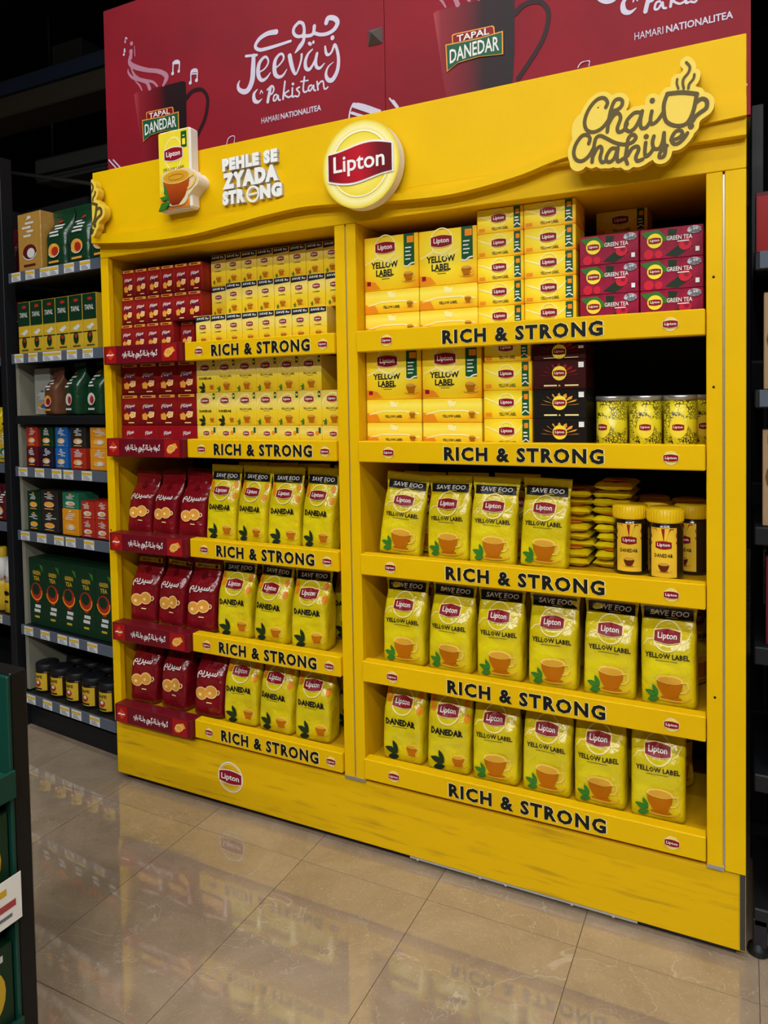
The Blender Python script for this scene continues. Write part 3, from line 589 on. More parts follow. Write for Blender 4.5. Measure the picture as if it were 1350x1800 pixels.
# ------------------------------------------------------------------ the red banner above
BRED = mat('banner_red', S(146, 16, 34), 0.6, spec=0.25, vary=(S(132, 14, 32), 3.0, 0.35, 0.65), bump=(6, 0.12, 0.02))
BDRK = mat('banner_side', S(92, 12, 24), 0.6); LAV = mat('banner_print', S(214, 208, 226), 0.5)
BY = 0.3
ban = thing('banner', 'long red banner with printed mugs above the yellow display', 'banner', (0, 0, 0))
for a, b in ((-0.268, 0.9235), (0.9255, 1.943)): MB().box(a, b, BY, BY + 0.02, 1.985, 2.785, BRED).build('panel', ban)
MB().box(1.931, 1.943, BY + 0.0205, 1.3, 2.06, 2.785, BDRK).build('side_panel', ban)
MB().box(1.931, 1.9431, BY + 0.0205, 1.3, 1.985, 2.0595, mat('banner_side_white', S(150, 146, 150), 0.6)).build('side_band', ban)
MB().box(-0.26, 1.93, BY + 0.021, 1.3, 1.96, 1.984, DARK).build('tray', ban)
MUGM = grad_mat('mug_print', [(0.0, S(176, 70, 76)), (0.1, S(140, 30, 42)), (0.4, S(110, 14, 28)), (0.62, S(40, 14, 20)), (1.0, S(28, 14, 18))], 'X', 0.45)
HANDM = mat('handle_print', S(44, 16, 22), 0.45); STM = mat('steam_print', S(186, 128, 148), 0.5)
def bprint(name, m, shape, l):
    v, f = shape[0], shape[1]
    return MB().add([(x, BY - 0.0008 * (l + 1), z) for x, z in v], f, m).build(name, ban)
def shift(s, dx): return [(x + dx, z) for x, z in s[0]], s[1]
P0 = [(x / 1000, z / 1000) for x, z, r in MUG[0]]
FAT = lambda st, q: [[(x, z, r * q) for x, z, r in s] for s in st]
jee = brush(FAT(mm(JEE), 1.3), 0.0022, k=4); ste = brush(FAT(mm(STEAM), 1.6), 0.003); nts = brush(FAT(mm(NOTES), 1.25), 0.0022); hnd = brush(mm(HANDLE), 0.003)
for dx in (0.0, 1.212):
    top = 2.78
    bprint('mug_picture', MUGM, shift(poly([(x, max(z, 1.995)) for x, z in P0]), dx), 0)
    bprint('mug_handle', HANDM, shift(hnd, dx), 1)
    tp = [(x / 1000, z / 1000) for x, z, r in TAPAL[0]]; dn = [(x / 1000, z / 1000) for x, z, r in DAN[0]]
    def fat(P, k):
        cx = sum(p[0] for p in P) / len(P); cz = sum(p[1] for p in P) / len(P)
        return [(cx + (x - cx) * (1 + k / (max(p[0] for p in P) - cx)), cz + (z - cz) * (1 + k / (max(p[1] for p in P) - cz))) for x, z in P]
    bprint('logo', GOLD, shift(poly(fat(tp, 0.004)), dx), 2); bprint('logo', BADGE, shift(poly(tp), dx), 3)
    bprint('logo', GOLD, shift(poly(fat(dn, 0.004)), dx), 4); bprint('logo', mat('logo_green', S(26, 92, 62), 0.4), shift(poly(dn), dx), 5)
    def bent(v, f, z0, k): return [(x, z + k * (x - z0) + 0.25 * 0.0) for x, z in v], f
    bprint('lettering', WHITE, shift(txt('TAPAL', 0.003, 2.3485, wd=0.1, ht=0.019, bold=0.02), dx), 6)
    v, f = txt('DANEDAR', 0.006, 2.309, wd=0.152, ht=0.04, bold=0.015)
    bprint('lettering', WHITE, shift(([(x, z - 0.8 * (x - 0.03) ** 2) for x, z in v], f), dx), 6)
    bprint('steam_picture', STM, shift(ste, dx), 1); bprint('music_notes', LAV, shift(nts, dx), 1)
    bprint('script_lettering', LAV, shift(jee, dx), 1)
    bprint('lettering', LAV, shift(txt('HAMARI', 0.490, 2.2405, wd=0.072, ht=0.019), dx), 1)
    bprint('lettering', LAV, shift(txt('NATIONALITEA', 0.612, 2.2405, wd=0.158, ht=0.019, bold=0.02), dx), 1)
for q in BNOTE + BNOTE2: bprint('music_note', LAV, brush(mm([q], -12 if q in BNOTE2 else 0), 0.003), 1 + BNOTE.index(q) % 3 if q in BNOTE else 2)
b = MB(); x, z = 0.893, 2.42
b.add([(x - .025, BY - .001, z - .025), (x + .025, BY - .001, z - .025), (x + .025, BY - .001, z + .025), (x - .025, BY - .001, z + .025), (x, BY - .03, z)], [(0, 1, 4), (1, 2, 4), (2, 3, 4), (3, 0, 4), (3, 2, 1, 0)], mat('bracket_grey', S(96, 92, 90), 0.5))
b.build('corner_bracket', ban, label='small grey pyramid-shaped bracket')
# ------------------------------------------------------------------ product kinds
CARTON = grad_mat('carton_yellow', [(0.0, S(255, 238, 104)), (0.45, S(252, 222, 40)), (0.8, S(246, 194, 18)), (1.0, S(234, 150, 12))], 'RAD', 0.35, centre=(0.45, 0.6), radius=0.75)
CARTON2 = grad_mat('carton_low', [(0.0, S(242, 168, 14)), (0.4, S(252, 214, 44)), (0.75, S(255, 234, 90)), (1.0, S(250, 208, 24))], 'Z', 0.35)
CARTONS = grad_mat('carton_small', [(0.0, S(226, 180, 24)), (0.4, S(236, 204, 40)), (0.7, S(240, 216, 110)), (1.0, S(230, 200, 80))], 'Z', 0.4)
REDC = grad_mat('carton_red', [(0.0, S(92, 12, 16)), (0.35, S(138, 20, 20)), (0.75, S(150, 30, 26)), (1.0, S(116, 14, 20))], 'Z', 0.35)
SWIRL = mat('carton_swirl', S(255, 240, 160), 0.35)
PINK = mat('carton_magenta', S(158, 26, 60), 0.35, vary=(S(136, 16, 50), 30, 0.4, 0.6)); BERRY = mat('berry_red', S(206, 34, 54), 0.35)
BLK = mat('carton_black', S(26, 22, 20), 0.35); DRED = mat('carton_dark_red', S(58, 16, 16), 0.35)

def carton(w, h, d, m, layers):
    b = MB().cbox(-w / 2, w / 2, 0, d, 0, h, m, 0.0014).mesh('body')
    return [('body', b)] + lay(layers, flat(0.0))
def cup(cx, cz, wd, l, tea=TEA, part='cup_picture', saucer=True):
    h = wd * 0.62
    body = [(cx - wd * .42, cz + h * .44), (cx - wd * .38, cz), (cx - wd * .26, cz - h * .4), (cx - wd * .1, cz - h * .55), (cx + wd * .1, cz - h * .55), (cx + wd * .26, cz - h * .4), (cx + wd * .38, cz), (cx + wd * .42, cz + h * .44)]
    L = []
    if saucer: L += [(part, TEA2, ring(cx + wd * .03, cz - h * .5, wd * .62, h * .26, wd * .06, 16, 180, 370), l), (part, TEA, ell(cx + wd * .03, cz - h * .56, wd * .34, h * .1, 14), l)]
    L += [(part, tea, curve_between([(x, cz + h * .45) for x, _ in body], body, 4), l + 1), (part, CUPLINE, ell(cx, cz + h * .45, wd * .43, h * .24, 18), l + 2), (part, TEA2, ell(cx, cz + h * .43, wd * .37, h * .18, 18), l + 3),
          (part, CUPLINE, ribbon([(cx + wd * .38, cz + h * .35), (cx + wd * .54, cz + h * .4), (cx + wd * .58, cz + h * .1), (cx + wd * .48, cz - h * .15), (cx + wd * .33, cz - h * .2)], wd * .05), l + 2)]
    return L
def leaf(cx, cz, ln, wd, ang):
    c, q = math.cos(math.radians(ang)), math.sin(math.radians(ang)); P = []
    for k in range(7): t = k / 6; P.append((t * ln, wd / 2 * math.sin(math.pi * t) ** .8))
    P += [(a, -b) for a, b in P[1:-1][::-1]]
    return poly([(cx + a * c - b * q, cz + a * q + b * c) for a, b in P])
def leaves(cx, cz, s, m, l, part='leaf_picture'):
    """sprig of three leaves growing from (cx, cz)"""
    return [(part, m, leaf(cx, cz, s * 1.35, s * .55, 165), l), (part, m, leaf(cx + s * .1, cz - s * .25, s * 1.15, s * .6, 195), l), (part, m, leaf(cx, cz, s * 1.2, s * .45, 115), l + 1)]
def badge(cx, cz, wd, l, swirl=True):
    L = []
    if swirl: L.append(('badge', SWIRL, ring(cx, cz, wd * .56, wd * .6, wd * .06, 26), l))
    return L + [('badge', CREAM, badge_shape(cx, cz, wd * 1.04, wd * .56), l + 1), ('badge', BADGE, badge_shape(cx, cz, wd, wd * .5), l + 2), ('badge_lettering', WHITE, txt('Lipton', cx, cz - wd * .01, wd=wd * .74, ht=wd * .29, bold=0.018, res=2), l + 3)]

def k_label_box(w=.165, h=.148, d=.13):
    g = [('green_panel', GREEN, rect(w * .24, w * .43, h * .42, h), 0), ('green_panel', WHITE, ribbon([(w * .24, h * .42), (w * .30, h * .40), (w * .37, h * .45), (w * .43, h * .46)], .004), 1), ('green_panel', ORANGE, rect(w * .30, w * .42, h * .83, h * .95), 1)]
    for k in range(4): g.append(('green_panel', WHITE, rect(w * .27, w * (.38 - .02 * (k % 2)), h * (.73 - .07 * k), h * (.752 - .07 * k)), 2))
    return carton(w, h, d, CARTON, [('swirl', SWIRL, ribbon([(-w * .48, h * .5), (-w * .25, h * .62), (0, h * .5), (w * .2, h * .62)], [.003, .006, .006, .002]), 0)] + badge(-w * .1, h * .79, w * .36, 1) +
        [('lettering', INK, txt('YELLOW\nLABEL', -w * .12, h * .40, wd=w * .5, ht=h * .27, bold=.035), 0), ('small_print', BROWN, rect(-w * .22, w * .02, h * .245, h * .26), 0), ('small_print', BROWN, rect(-w * .18, -w * .03, h * .205, h * .217), 0), ('corner_print', ORANGE, poly([(-w * .49, .004), (-w * .2, .004), (-w * .3, h * .16), (-w * .49, h * .2)]), 0), ('corner_print', BADGE, rect(-w * .45, -w * .38, h * .1, h * .18), 1)] + g + cup(w * .32, h * .22, w * .2, 2))
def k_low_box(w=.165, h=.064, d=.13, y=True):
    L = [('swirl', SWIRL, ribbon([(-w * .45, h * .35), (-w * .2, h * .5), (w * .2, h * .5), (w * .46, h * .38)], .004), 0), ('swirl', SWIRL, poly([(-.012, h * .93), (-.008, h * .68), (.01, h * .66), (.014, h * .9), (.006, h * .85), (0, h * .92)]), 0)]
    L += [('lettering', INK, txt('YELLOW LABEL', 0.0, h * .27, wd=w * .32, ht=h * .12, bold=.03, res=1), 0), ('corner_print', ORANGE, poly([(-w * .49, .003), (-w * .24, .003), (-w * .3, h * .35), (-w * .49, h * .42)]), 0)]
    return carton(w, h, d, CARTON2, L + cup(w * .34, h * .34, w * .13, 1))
def k_small_box(w, h, d=.11, second='TEA BAGS'):
    L = [('swirl', SWIRL, ribbon([(-w * .48, h * .75), (-w * .3, h * .62), (-w * .15, h * .5)], [.002, .004, .003]), 0), ('swirl', SWIRL, ribbon([(w * .12, h * .45), (w * .22, h * .6), (w * .32, h * .8)], [.003, .004, .002]), 0),
         ('green_panel', GREEN, rect(w * .30, w * .44, h * .12, h * .98), 0), ('green_panel', WHITE, ribbon([(w * .30, h * .2), (w * .37, h * .3), (w * .44, h * .2)], .003), 1), ('green_panel', ORANGE, rect(w * .34, w * .42, h * .68, h * .86), 1), ('green_panel', WHITE, rect(w * .32, w * .40, h * .5, h * .55), 1), ('green_panel', WHITE, rect(w * .32, w * .41, h * .38, h * .43), 1)]
    return carton(w, h, d, CARTON, L + badge(-w * .02, h * .58, w * .31, 1) + [('lettering', INK, txt('YELLOW LABEL', 0, h * .17, wd=w * .36, ht=h * .12, bold=.02, res=1), 0), ('corner_print', ORANGE, rect(-w * .46, -w * .33, h * .08, h * .22), 0)])
def k_green_tea(w=.1375, h=.0715, d=.11):
    L = [('leaf_picture', LEAF, poly([(-w * .49, h * .9), (-w * .2, h * .95), (-w * .02, h * .6), (-w * .3, h * .5)]), 0), ('leaf_picture', DLEAF, poly([(-w * .1, h * .1), (w * .12, h * .4), (w * .35, h * .35), (w * .1, h * .02)]), 0), ('leaf_picture', DLEAF, poly([(-w * .05, h * .95), (w * .1, h * .92), (w * .06, h * .6), (-w * .05, h * .7)]), 0),
         ('berry#0', BERRY, ell(-w * .36, h * .17, w * .08, h * .16, 14), 1), ('berry#1', BERRY, ell(-w * .2, h * .15, w * .06, h * .13, 14), 1), ('berry#2', BERRY, ell(w * .22, h * .4, w * .1, h * .18, 14), 1), ('berry#2', PINK, ell(w * .24, h * .44, w * .04, h * .07, 10), 2),
         ('badge', YPR, ell(-w * .26, h * .6, w * .125, w * .125, 20), 2), ('badge', BADGE, badge_shape(-w * .26, h * .6, w * .2, w * .1), 3), ('badge_lettering', WHITE, txt('Lipton', -w * .26, h * .6, wd=w * .15, ht=w * .055, bold=.02, res=1), 4),
         ('lettering', WHITE, txt('GREEN TEA', w * .13, h * .64, wd=w * .4, ht=h * .14, bold=.01), 3), ('small_print', WHITE, rect(w * .1, w * .28, h * .5, h * .53), 3), ('small_print', WHITE, rect(w * .38, w * .44, h * .15, h * .3), 2),
         ('silver_seal', mat('silver_print', S(200, 200, 204), .4, vary=(S(110, 112, 118), 160, .45, .55)), ell(w * .36, h * .84, w * .11, h * .13, 14), 2)]
    return carton(w, h, d, PINK, L)
def k_dark_tea(w, h, base, petal, d=.11):
    L = []
    for k in range(9):
        a = math.pi * (k + .5) / 9; c, s_ = math.cos(a), math.sin(a)
        L.append(('petal_picture', petal, poly([(c * .016, h * .42 + s_ * .014), (c * .042 - s_ * .005, h * .42 + s_ * .03), (c * .05, h * .42 + s_ * .034), (c * .042 + s_ * .004, h * .42 + s_ * .024)]), 0))
    L += [('badge', YPR, ell(0, h * .54, .018, .018, 20), 1), ('badge', BADGE, badge_shape(0, h * .54, .03, .0155), 2), ('badge_lettering', WHITE, txt('Lipton', 0, h * .54, wd=.023, ht=.0085, bold=.02, res=1), 3), ('small_print', WHITE, rect(w * .36, w * .46, h * .72, h * .9), 0), ('small_print', CREAM, rect(-w * .3, -w * .05, h * .1, h * .15), 0), ('small_print', CREAM, rect(w * .1, w * .36, h * .1, h * .15), 0), ('lettering', YPR, poly([(-.003, h * .1), (.003, h * .1), (0, h * .16)]), 1)]
    return carton(w, h, d, base, L)
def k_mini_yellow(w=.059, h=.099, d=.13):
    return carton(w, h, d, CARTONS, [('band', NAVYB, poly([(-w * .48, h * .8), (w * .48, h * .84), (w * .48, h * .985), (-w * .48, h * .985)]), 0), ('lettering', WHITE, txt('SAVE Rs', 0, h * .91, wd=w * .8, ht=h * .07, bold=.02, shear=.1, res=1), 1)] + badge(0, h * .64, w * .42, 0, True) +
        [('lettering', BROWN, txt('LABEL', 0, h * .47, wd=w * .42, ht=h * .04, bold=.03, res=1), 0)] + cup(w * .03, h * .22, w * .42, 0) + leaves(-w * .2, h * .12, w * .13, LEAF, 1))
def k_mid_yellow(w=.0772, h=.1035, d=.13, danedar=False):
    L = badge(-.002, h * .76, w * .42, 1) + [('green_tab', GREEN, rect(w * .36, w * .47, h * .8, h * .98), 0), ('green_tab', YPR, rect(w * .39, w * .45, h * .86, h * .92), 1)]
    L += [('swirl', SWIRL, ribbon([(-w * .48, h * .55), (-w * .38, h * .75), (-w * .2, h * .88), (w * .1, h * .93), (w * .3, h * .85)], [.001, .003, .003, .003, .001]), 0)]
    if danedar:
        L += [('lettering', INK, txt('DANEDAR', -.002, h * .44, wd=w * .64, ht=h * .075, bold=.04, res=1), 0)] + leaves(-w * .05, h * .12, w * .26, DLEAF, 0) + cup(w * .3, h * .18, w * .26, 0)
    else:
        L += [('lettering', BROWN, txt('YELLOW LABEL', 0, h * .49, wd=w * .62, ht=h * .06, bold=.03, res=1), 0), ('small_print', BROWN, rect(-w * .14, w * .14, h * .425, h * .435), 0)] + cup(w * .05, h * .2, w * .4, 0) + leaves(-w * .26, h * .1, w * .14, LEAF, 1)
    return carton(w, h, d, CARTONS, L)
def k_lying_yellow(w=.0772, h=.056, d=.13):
    return carton(w, h, d, CARTONS, badge(0, h * .58, w * .3, 0) + [('green_tab', GREEN, rect(w * .36, w * .46, h * .6, h * .9), 0), ('lettering', BROWN, txt('LABEL', 0, h * .2, wd=w * .35, ht=h * .1, bold=.03, res=1), 0), ('corner_print', ORANGE, ell(w * .3, h * .62, .006, .006, 10), 1)])
def red_art(w, h, z0=0.0):
    return [('band', GOLD, rect(-w * .4, w * .42, h * .895, h * .985), 0), ('band', MAROON, rect(-w * .3, w * .2, h * .92, h * .96), 1), ('script', WHITE, txt(URDU1, 0.0, h * .62, wd=w * .56, ht=h * .15, bold=.03, shear=.2, res=1), 1), ('script', mat('purple_print', S(96, 24, 60), .4), ell(w * .05, h * .52, w * .28, h * .05, 14), 0),
            ('biscuit_picture', GOLD, poly([(-w * .3, h * .2), (-w * .32, h * .36), (-w * .14, h * .42), (0, h * .32), (-w * .06, h * .18)]), 2), ('biscuit_picture', GOLDL, poly([(-w * .02, h * .34), (w * .1, h * .46), (w * .36, h * .44), (w * .32, h * .28), (w * .1, h * .24)]), 3), ('biscuit_picture', GOLD, ring(w * .16, h * .36, w * .1, h * .06, .002, 12), 4), ('small_print', CREAM, rect(-w * .1, w * .22, h * .08, h * .11), 0)]
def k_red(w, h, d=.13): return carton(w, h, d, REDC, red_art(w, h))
def k_red_lying(w=.082, h=.055, d=.13):
    return carton(w, h, d, mat('carton_red_plain', S(150, 20, 28), .35), [('script', WHITE, txt(URDU1, 0, h * .55, wd=w * .38, ht=h * .3, bold=.03, res=1), 0)])

# ---- pouches
PYEL = mat('pouch_yellow', S(224, 206, 16), 0.24, spec=.7, bump=(26, 0.9, 0.008), vary=(S(214, 186, 10), 7, .4, .65))
PRED = mat('pouch_red', S(134, 16, 26), 0.22, spec=.7, bump=(26, 0.9, 0.008), vary=(S(112, 10, 22), 8, .4, .65))
PGRN = mat('pouch_green', S(22, 58, 34), 0.25, spec=.6, bump=(34, .5, .006)); PGLD = mat('pouch_gold', S(176, 132, 58), 0.3, spec=.6, bump=(34, .5, .006)); PMAR = mat('pouch_maroon', S(84, 24, 32), 0.3, bump=(34, .5, .006)); PBRN = mat('pouch_brown', S(96, 60, 40), 0.35, bump=(34, .5, .006))
def smst(a, b, x): t = min(1, max(0, (x - a) / (b - a))); return t * t * (3 - 2 * t)
class Pouch:
    def __init__(s, w, h, d, seed=0, seal=.9, amp=.0035): s.w, s.h, s.d, s.seed, s.seal, s.amp = w, h, d, seed, seal, amp
    def prof(s, z):
        t = z / s.h
        dz = s.d / 2 * (0.9 + .1 * smst(0, .06, t)) * (1 - smst(.52, s.seal, t)) + .0016
        wz = s.w / 2 * (.945 + .055 * smst(.45, 1, t)) * (.985 + .015 * smst(0, .04, t)) * (1 - .045 * math.exp(-((t - .8) / .08) ** 2))
        n = 5.5 - 3.1 * smst(.35, .85, t)
        return wz, dz, n
    def wr(s, x, z):
        t = z / s.h
        a = s.amp * smst(.0, .15, t) * (1 - smst(s.seal - .05, s.seal, t))
        big = noise.noise(Vector((x * 14 + s.seed * 7.3, z * 9, s.seed * 3.1))); q = noise.noise(Vector((x * 42 + s.seed, z * 26, s.seed * 5.7 + 9)))
        fold = abs(noise.noise(Vector((x * 30 + z * 25 * (1 if x > 0 else -1), z * 12, s.seed * 2.2)))) * smst(.5, .75, t)
        return a * (big * 1.1 + q * .55 - fold * 1.2)
    def front(s, x, z, o):
        z = min(max(z, 0), s.h); wz, dz, n = s.prof(z); u = min(abs(x) / wz, .985)
        return (x, -dz * (1 - u ** n) ** (1 / n) - s.wr(x, z) - o - .0022, z)
    def body(s, m, nr=26, N=40):
        vs = []; fs = []
        for i in range(nr + 1):
            z = s.h * s.seal * i / nr; wz, dz, n = s.prof(z)
            for k in range(N):
                a = 2 * math.pi * k / N; c, q = math.cos(a), math.sin(a)
                x = wz * math.copysign(abs(c) ** (2 / n), c); y = dz * math.copysign(abs(q) ** (2 / n), q)
                f = abs(q) ** .4
                vs.append((x, y + (-1 if q < 0 else 1) * s.wr(x, z) * f, z))
        for i in range(nr):
            for k in range(N): fs.append((i * N + k, i * N + (k + 1) % N, (i + 1) * N + (k + 1) % N, (i + 1) * N + k))
        fs += [tuple(range(N))[::-1], tuple(nr * N + k for k in range(N))]
        return MB().add(vs, fs, m, True).mesh('body')
    def top(s, m):
        z0, z1 = s.h * (s.seal - .005), s.h; vs = []; fs = []; nx = 22
        for side in (-1, 1):
            for j in range(5):
                z = z0 + (z1 - z0) * j / 4
                for i in range(nx + 1):
                    x = s.prof(z)[0] * (-1 + 2 * i / nx); vs.append((x, side * .0013 + .0016 * noise.noise(Vector((x * 30, z * 12, s.seed))) * (j / 4), z))
        K = nx + 1
        for sd in (0, 1):
            for j in range(4):
                for i in range(nx):
                    a = sd * 5 * K + j * K + i; q = (a, a + 1, a + K + 1, a + K); fs.append(q if sd == 0 else q[::-1])
        for i in range(nx): fs.append((4 * K + i, 4 * K + i + 1, 9 * K + i + 1, 9 * K + i))
        return MB().add(vs, fs, m, True).mesh('top_seal')
    def parts(s, m, layers): return [('body', s.body(m)), ('top_seal', s.top(m))] + lay(layers, s.front, .0008)
def band_l(w, h, words='SAVE EOO', c=NAVY):
    return [('band', c, rect(-w * .43, w * .43, h * .80, h * .9, 12, 4), 0), ('lettering', WHITE, txt(words, w * .02, h * .855, wd=w * .68, ht=h * .052, bold=.015, shear=.15), 1), ('small_print', YPR, rect(-w * .04, w * .16, h * .813, h * .818, 3, 1), 1)]
def yl_layers(w, h, band=True):
    L = badge(0, h * .66, w * .44, 1) + [('lettering', INK, txt('YELLOW LABEL', 0, h * .485, wd=w * .76, ht=h * .05, bold=.024, res=1), 0), ('small_print', BROWN, rect(-w * .2, w * .18, h * .437, h * .442, 4, 1), 0)]
    L += [('swirl', SWIRL, ribbon([(-w * .42, h * .56), (-w * .34, h * .62), (-w * .25, h * .63)], [.001, .003, .002]), 0), ('swirl', SWIRL, ribbon([(w * .25, h * .60), (w * .33, h * .63), (w * .42, h * .72)], [.002, .003, .001]), 0)]
    L += cup(w * .04, h * .19, w * .54, 0) + leaves(-w * .16, h * .11, w * .18, LEAF, 3)
    return L + (band_l(w, h) if band else [])
def dan_layers(w, h, band=True):
    L = badge(0, h * .66, w * .46, 1) + [('lettering', INK, txt('DANEDAR', -w * .01, h * .44, wd=w * .70, ht=h * .07, bold=.045, res=1), 0), ('small_print', BROWN, rect(-w * .2, w * .14, h * .385, h * .39, 4, 1), 0)]
    L += leaves(-w * .06, h * .10, w * .24, DLEAF, 0) + cup(w * .25, h * .15, w * .3, 0)
    for k_, (x, z) in enumerate(((-.42, .75), (-.36, .68), (.40, .74), (.43, .6))): L.append(('corner_print#%d' % k_, ORANGE, ell(w * x * .94, h * z, w * .055, h * .045, 12), 0))
    return L + (band_l(w, h) if band else [])
def redp_layers(w, h, band=True):
    L = [('script', WHITE, txt(URDU1, -w * .02, h * .56, wd=w * .64, ht=h * .11, bold=.02, shear=.15, res=1), 0)]
    for x, z in ((-w * .16, h * .31), (w * .14, h * .345)):
        L += [('cup_picture', GOLDL, ell(x, z, w * .2, h * .088, 18), 1), ('cup_picture', GOLD, ell(x, z, w * .17, h * .074, 18), 2), ('cup_picture', CREAM, ell(x - w * .03, z - h * .015, w * .05, h * .022, 10), 3)]
    L += [('cup_picture', GOLDL, ring(w * .345, h * .35, w * .06, h * .035, .003, 14, -100, 100), 1), ('small_print', CREAM, rect(w * .02, w * .18, h * .19, h * .203, 2, 1), 0), ('emblem', mat('red_diamond', S(100, 8, 18), .3), poly([(-w * .12, h * .74), (0, h * .69), (w * .12, h * .74), (0, h * .80)]), 0)]
    if band: L += [('band', mat('band_gold', S(214, 164, 30), .35), rect(-w * .42, w * .42, h * .835, h * .9, 12, 3), 0), ('band', INK, txt('MAZBOOT', -w * .04, h * .868, wd=w * .5, ht=h * .026, bold=.02, res=1), 1), ('band', INK, rect(w * .26, w * .34, h * .845, h * .89, 2, 1), 1)]
    return L

def lift(parts, rot):
    me = parts[0][1]; R_ = Matrix.Rotation(rot[2], 3, 'Z') @ Matrix.Rotation(rot[1], 3, 'Y') @ Matrix.Rotation(rot[0], 3, 'X')
    return -min((R_ @ v.co).z for v in me.vertices) + .0006
_place = place
def place(parts, name, label, cat, group, loc, rot=(0, 0, 0), lab=None):
    if rot[0] or rot[1]: loc = (loc[0], loc[1], loc[2] + lift(parts, rot))
    return _place(parts, name, label, cat, group, loc, rot, lab)

# ------------------------------------------------------------------ stock in the right bay
SURF = [z - 0.0155 for z in LIP]
ORD = ['first', 'second', 'third', 'fourth', 'fifth', 'sixth', 'seventh', 'eighth', 'ninth', 'tenth']
BIG, LOW = k_label_box(), k_low_box()
BIG2 = k_label_box(.168, .135)
z = SURF[0]
for i, x in enumerate((1.0555, 1.2215)):
    for j in range(2): place(LOW, 'tea_carton', ('lower', 'upper')[j] + ' flat yellow carton under the standing one ' + ('by the centre post' if i == 0 else 'by the small cartons') + ', top shelf', 'carton', 'flat cartons on the top shelf', (x, .045 + .003 * i, z + .0645 * j))
    place(BIG, 'tea_carton', 'large standing yellow tea carton ' + ('beside the centre post' if i == 0 else 'next to the small cartons') + ' on the top shelf', 'carton', 'large cartons on the top shelf', (x, .046 + .003 * i, z + .129))
SB1, SB2 = k_small_box(.1225, .0622), k_small_box(.1295, .0622)
for j in range(5):
    place(SB1, 'tea_carton', 'small yellow tea carton beside the large cartons, top shelf, ' + ['lowest of the stack', 'second from the bottom', 'in the middle of the stack', 'second from the top', 'topmost of the stack'][j], 'carton', 'small cartons stacked on the top shelf', (1.3672, .045, z + .0624 * j), (0, 0, random.Random(j).uniform(-.01, .01)))
    place(SB2, 'tea_carton', 'small yellow tea carton beside the magenta cartons, top shelf, ' + ['lowest of the stack', 'second from the bottom', 'in the middle of the stack', 'second from the top', 'topmost of the stack'][j], 'carton', 'small cartons stacked on the top shelf beside the magenta ones', (1.4945, .045, z + .0624 * j), (0, 0, random.Random(j + 9).uniform(-.01, .01)))
for j in range(5): place(SB2, 'tea_carton', 'small yellow tea carton half hidden behind the magenta cartons on the top shelf', 'carton', 'small cartons behind the magenta ones', (1.64, .23, z + .0624 * j))
GT = k_green_tea()
for i, x in enumerate((1.636, 1.7765)):
    for j in range(3): place(GT, 'green_tea_carton', 'magenta green tea carton stacked beside the ' + ('small yellow cartons' if i == 0 else 'post') + ', ' + ('lowest', 'middle', 'topmost')[j] + ' of its stack', 'carton', 'magenta cartons on the top shelf ' + 'ab'[i], (x, .05, z + .0718 * j))
z = SURF[1]
LOWB = k_low_box(.168)
for i, x in enumerate((1.0565, 1.2285)):
    for j in range(2): place(LOWB, 'tea_carton', ('lower', 'upper')[j] + ' flat yellow carton under the standing one ' + ('by the centre post' if i == 0 else 'by the small cartons') + ', tin shelf', 'carton', 'flat cartons on the tin shelf', (x, .045, z + .0645 * j))
    place(BIG2, 'tea_carton', 'large standing yellow tea carton ' + ('beside the centre post' if i == 0 else 'next to the small cartons') + ' on the tin shelf', 'carton', 'large cartons on the tin shelf', (x, .046, z + .129))
SB3 = k_small_box(.128, .0735)
for j in range(4): place(SB3 if j < 3 else SB1, 'tea_carton', 'small yellow tea carton beside the black cartons, ' + ['lowest of the stack', 'second from the bottom', 'second from the top', 'topmost of the stack'][j], 'carton', 'small cartons beside the black ones', (1.382, .046, z + .0738 * j))
DK = [k_dark_tea(.130, .0735, BLK, GOLD), k_dark_tea(.130, .0735, DRED, mat('petal_red', S(150, 30, 24), .4))]
for j in range(4): place(DK[j // 2] if j < 3 else k_dark_tea(.130, .036, DRED, REDP), 'dark_tea_carton', ('black tea carton with gold petals, ' if j < 2 else 'dark red tea carton, ') + ['lowest of the dark stack', 'second from the bottom of the dark stack', 'above the black cartons', 'topmost of the dark stack'][j], 'carton', None, (1.516, .046, z + .0738 * j))
# tins
TINM = bpy.data.materials.new('tin_pattern'); TINM.use_nodes = True
nt = TINM.node_tree; b = nt.nodes['Principled BSDF']; tc = nt.nodes.new('ShaderNodeTexCoord')
vo = nt.nodes.new('ShaderNodeTexVoronoi'); vo.feature = 'DISTANCE_TO_EDGE'; vo.inputs['Scale'].default_value = 150; nz = nt.nodes.new('ShaderNodeTexNoise'); nz.inputs['Scale'].default_value = 28; nz.inputs['Detail'].default_value = 1
nt.links.new(tc.outputs['Object'], vo.inputs['Vector']); nt.links.new(tc.outputs['Object'], nz.inputs['Vector'])
m1 = nt.nodes.new('ShaderNodeMath'); m1.operation = 'LESS_THAN'; m1.inputs[1].default_value = .09; nt.links.new(vo.outputs['Distance'], m1.inputs[0])
m2 = nt.nodes.new('ShaderNodeMath'); m2.operation = 'GREATER_THAN'; m2.inputs[1].default_value = .47; nt.links.new(nz.outputs['Fac'], m2.inputs[0])
m3 = nt.nodes.new('ShaderNodeMath'); m3.operation = 'MULTIPLY'; nt.links.new(m1.outputs[0], m3.inputs[0]); nt.links.new(m2.outputs[0], m3.inputs[1])
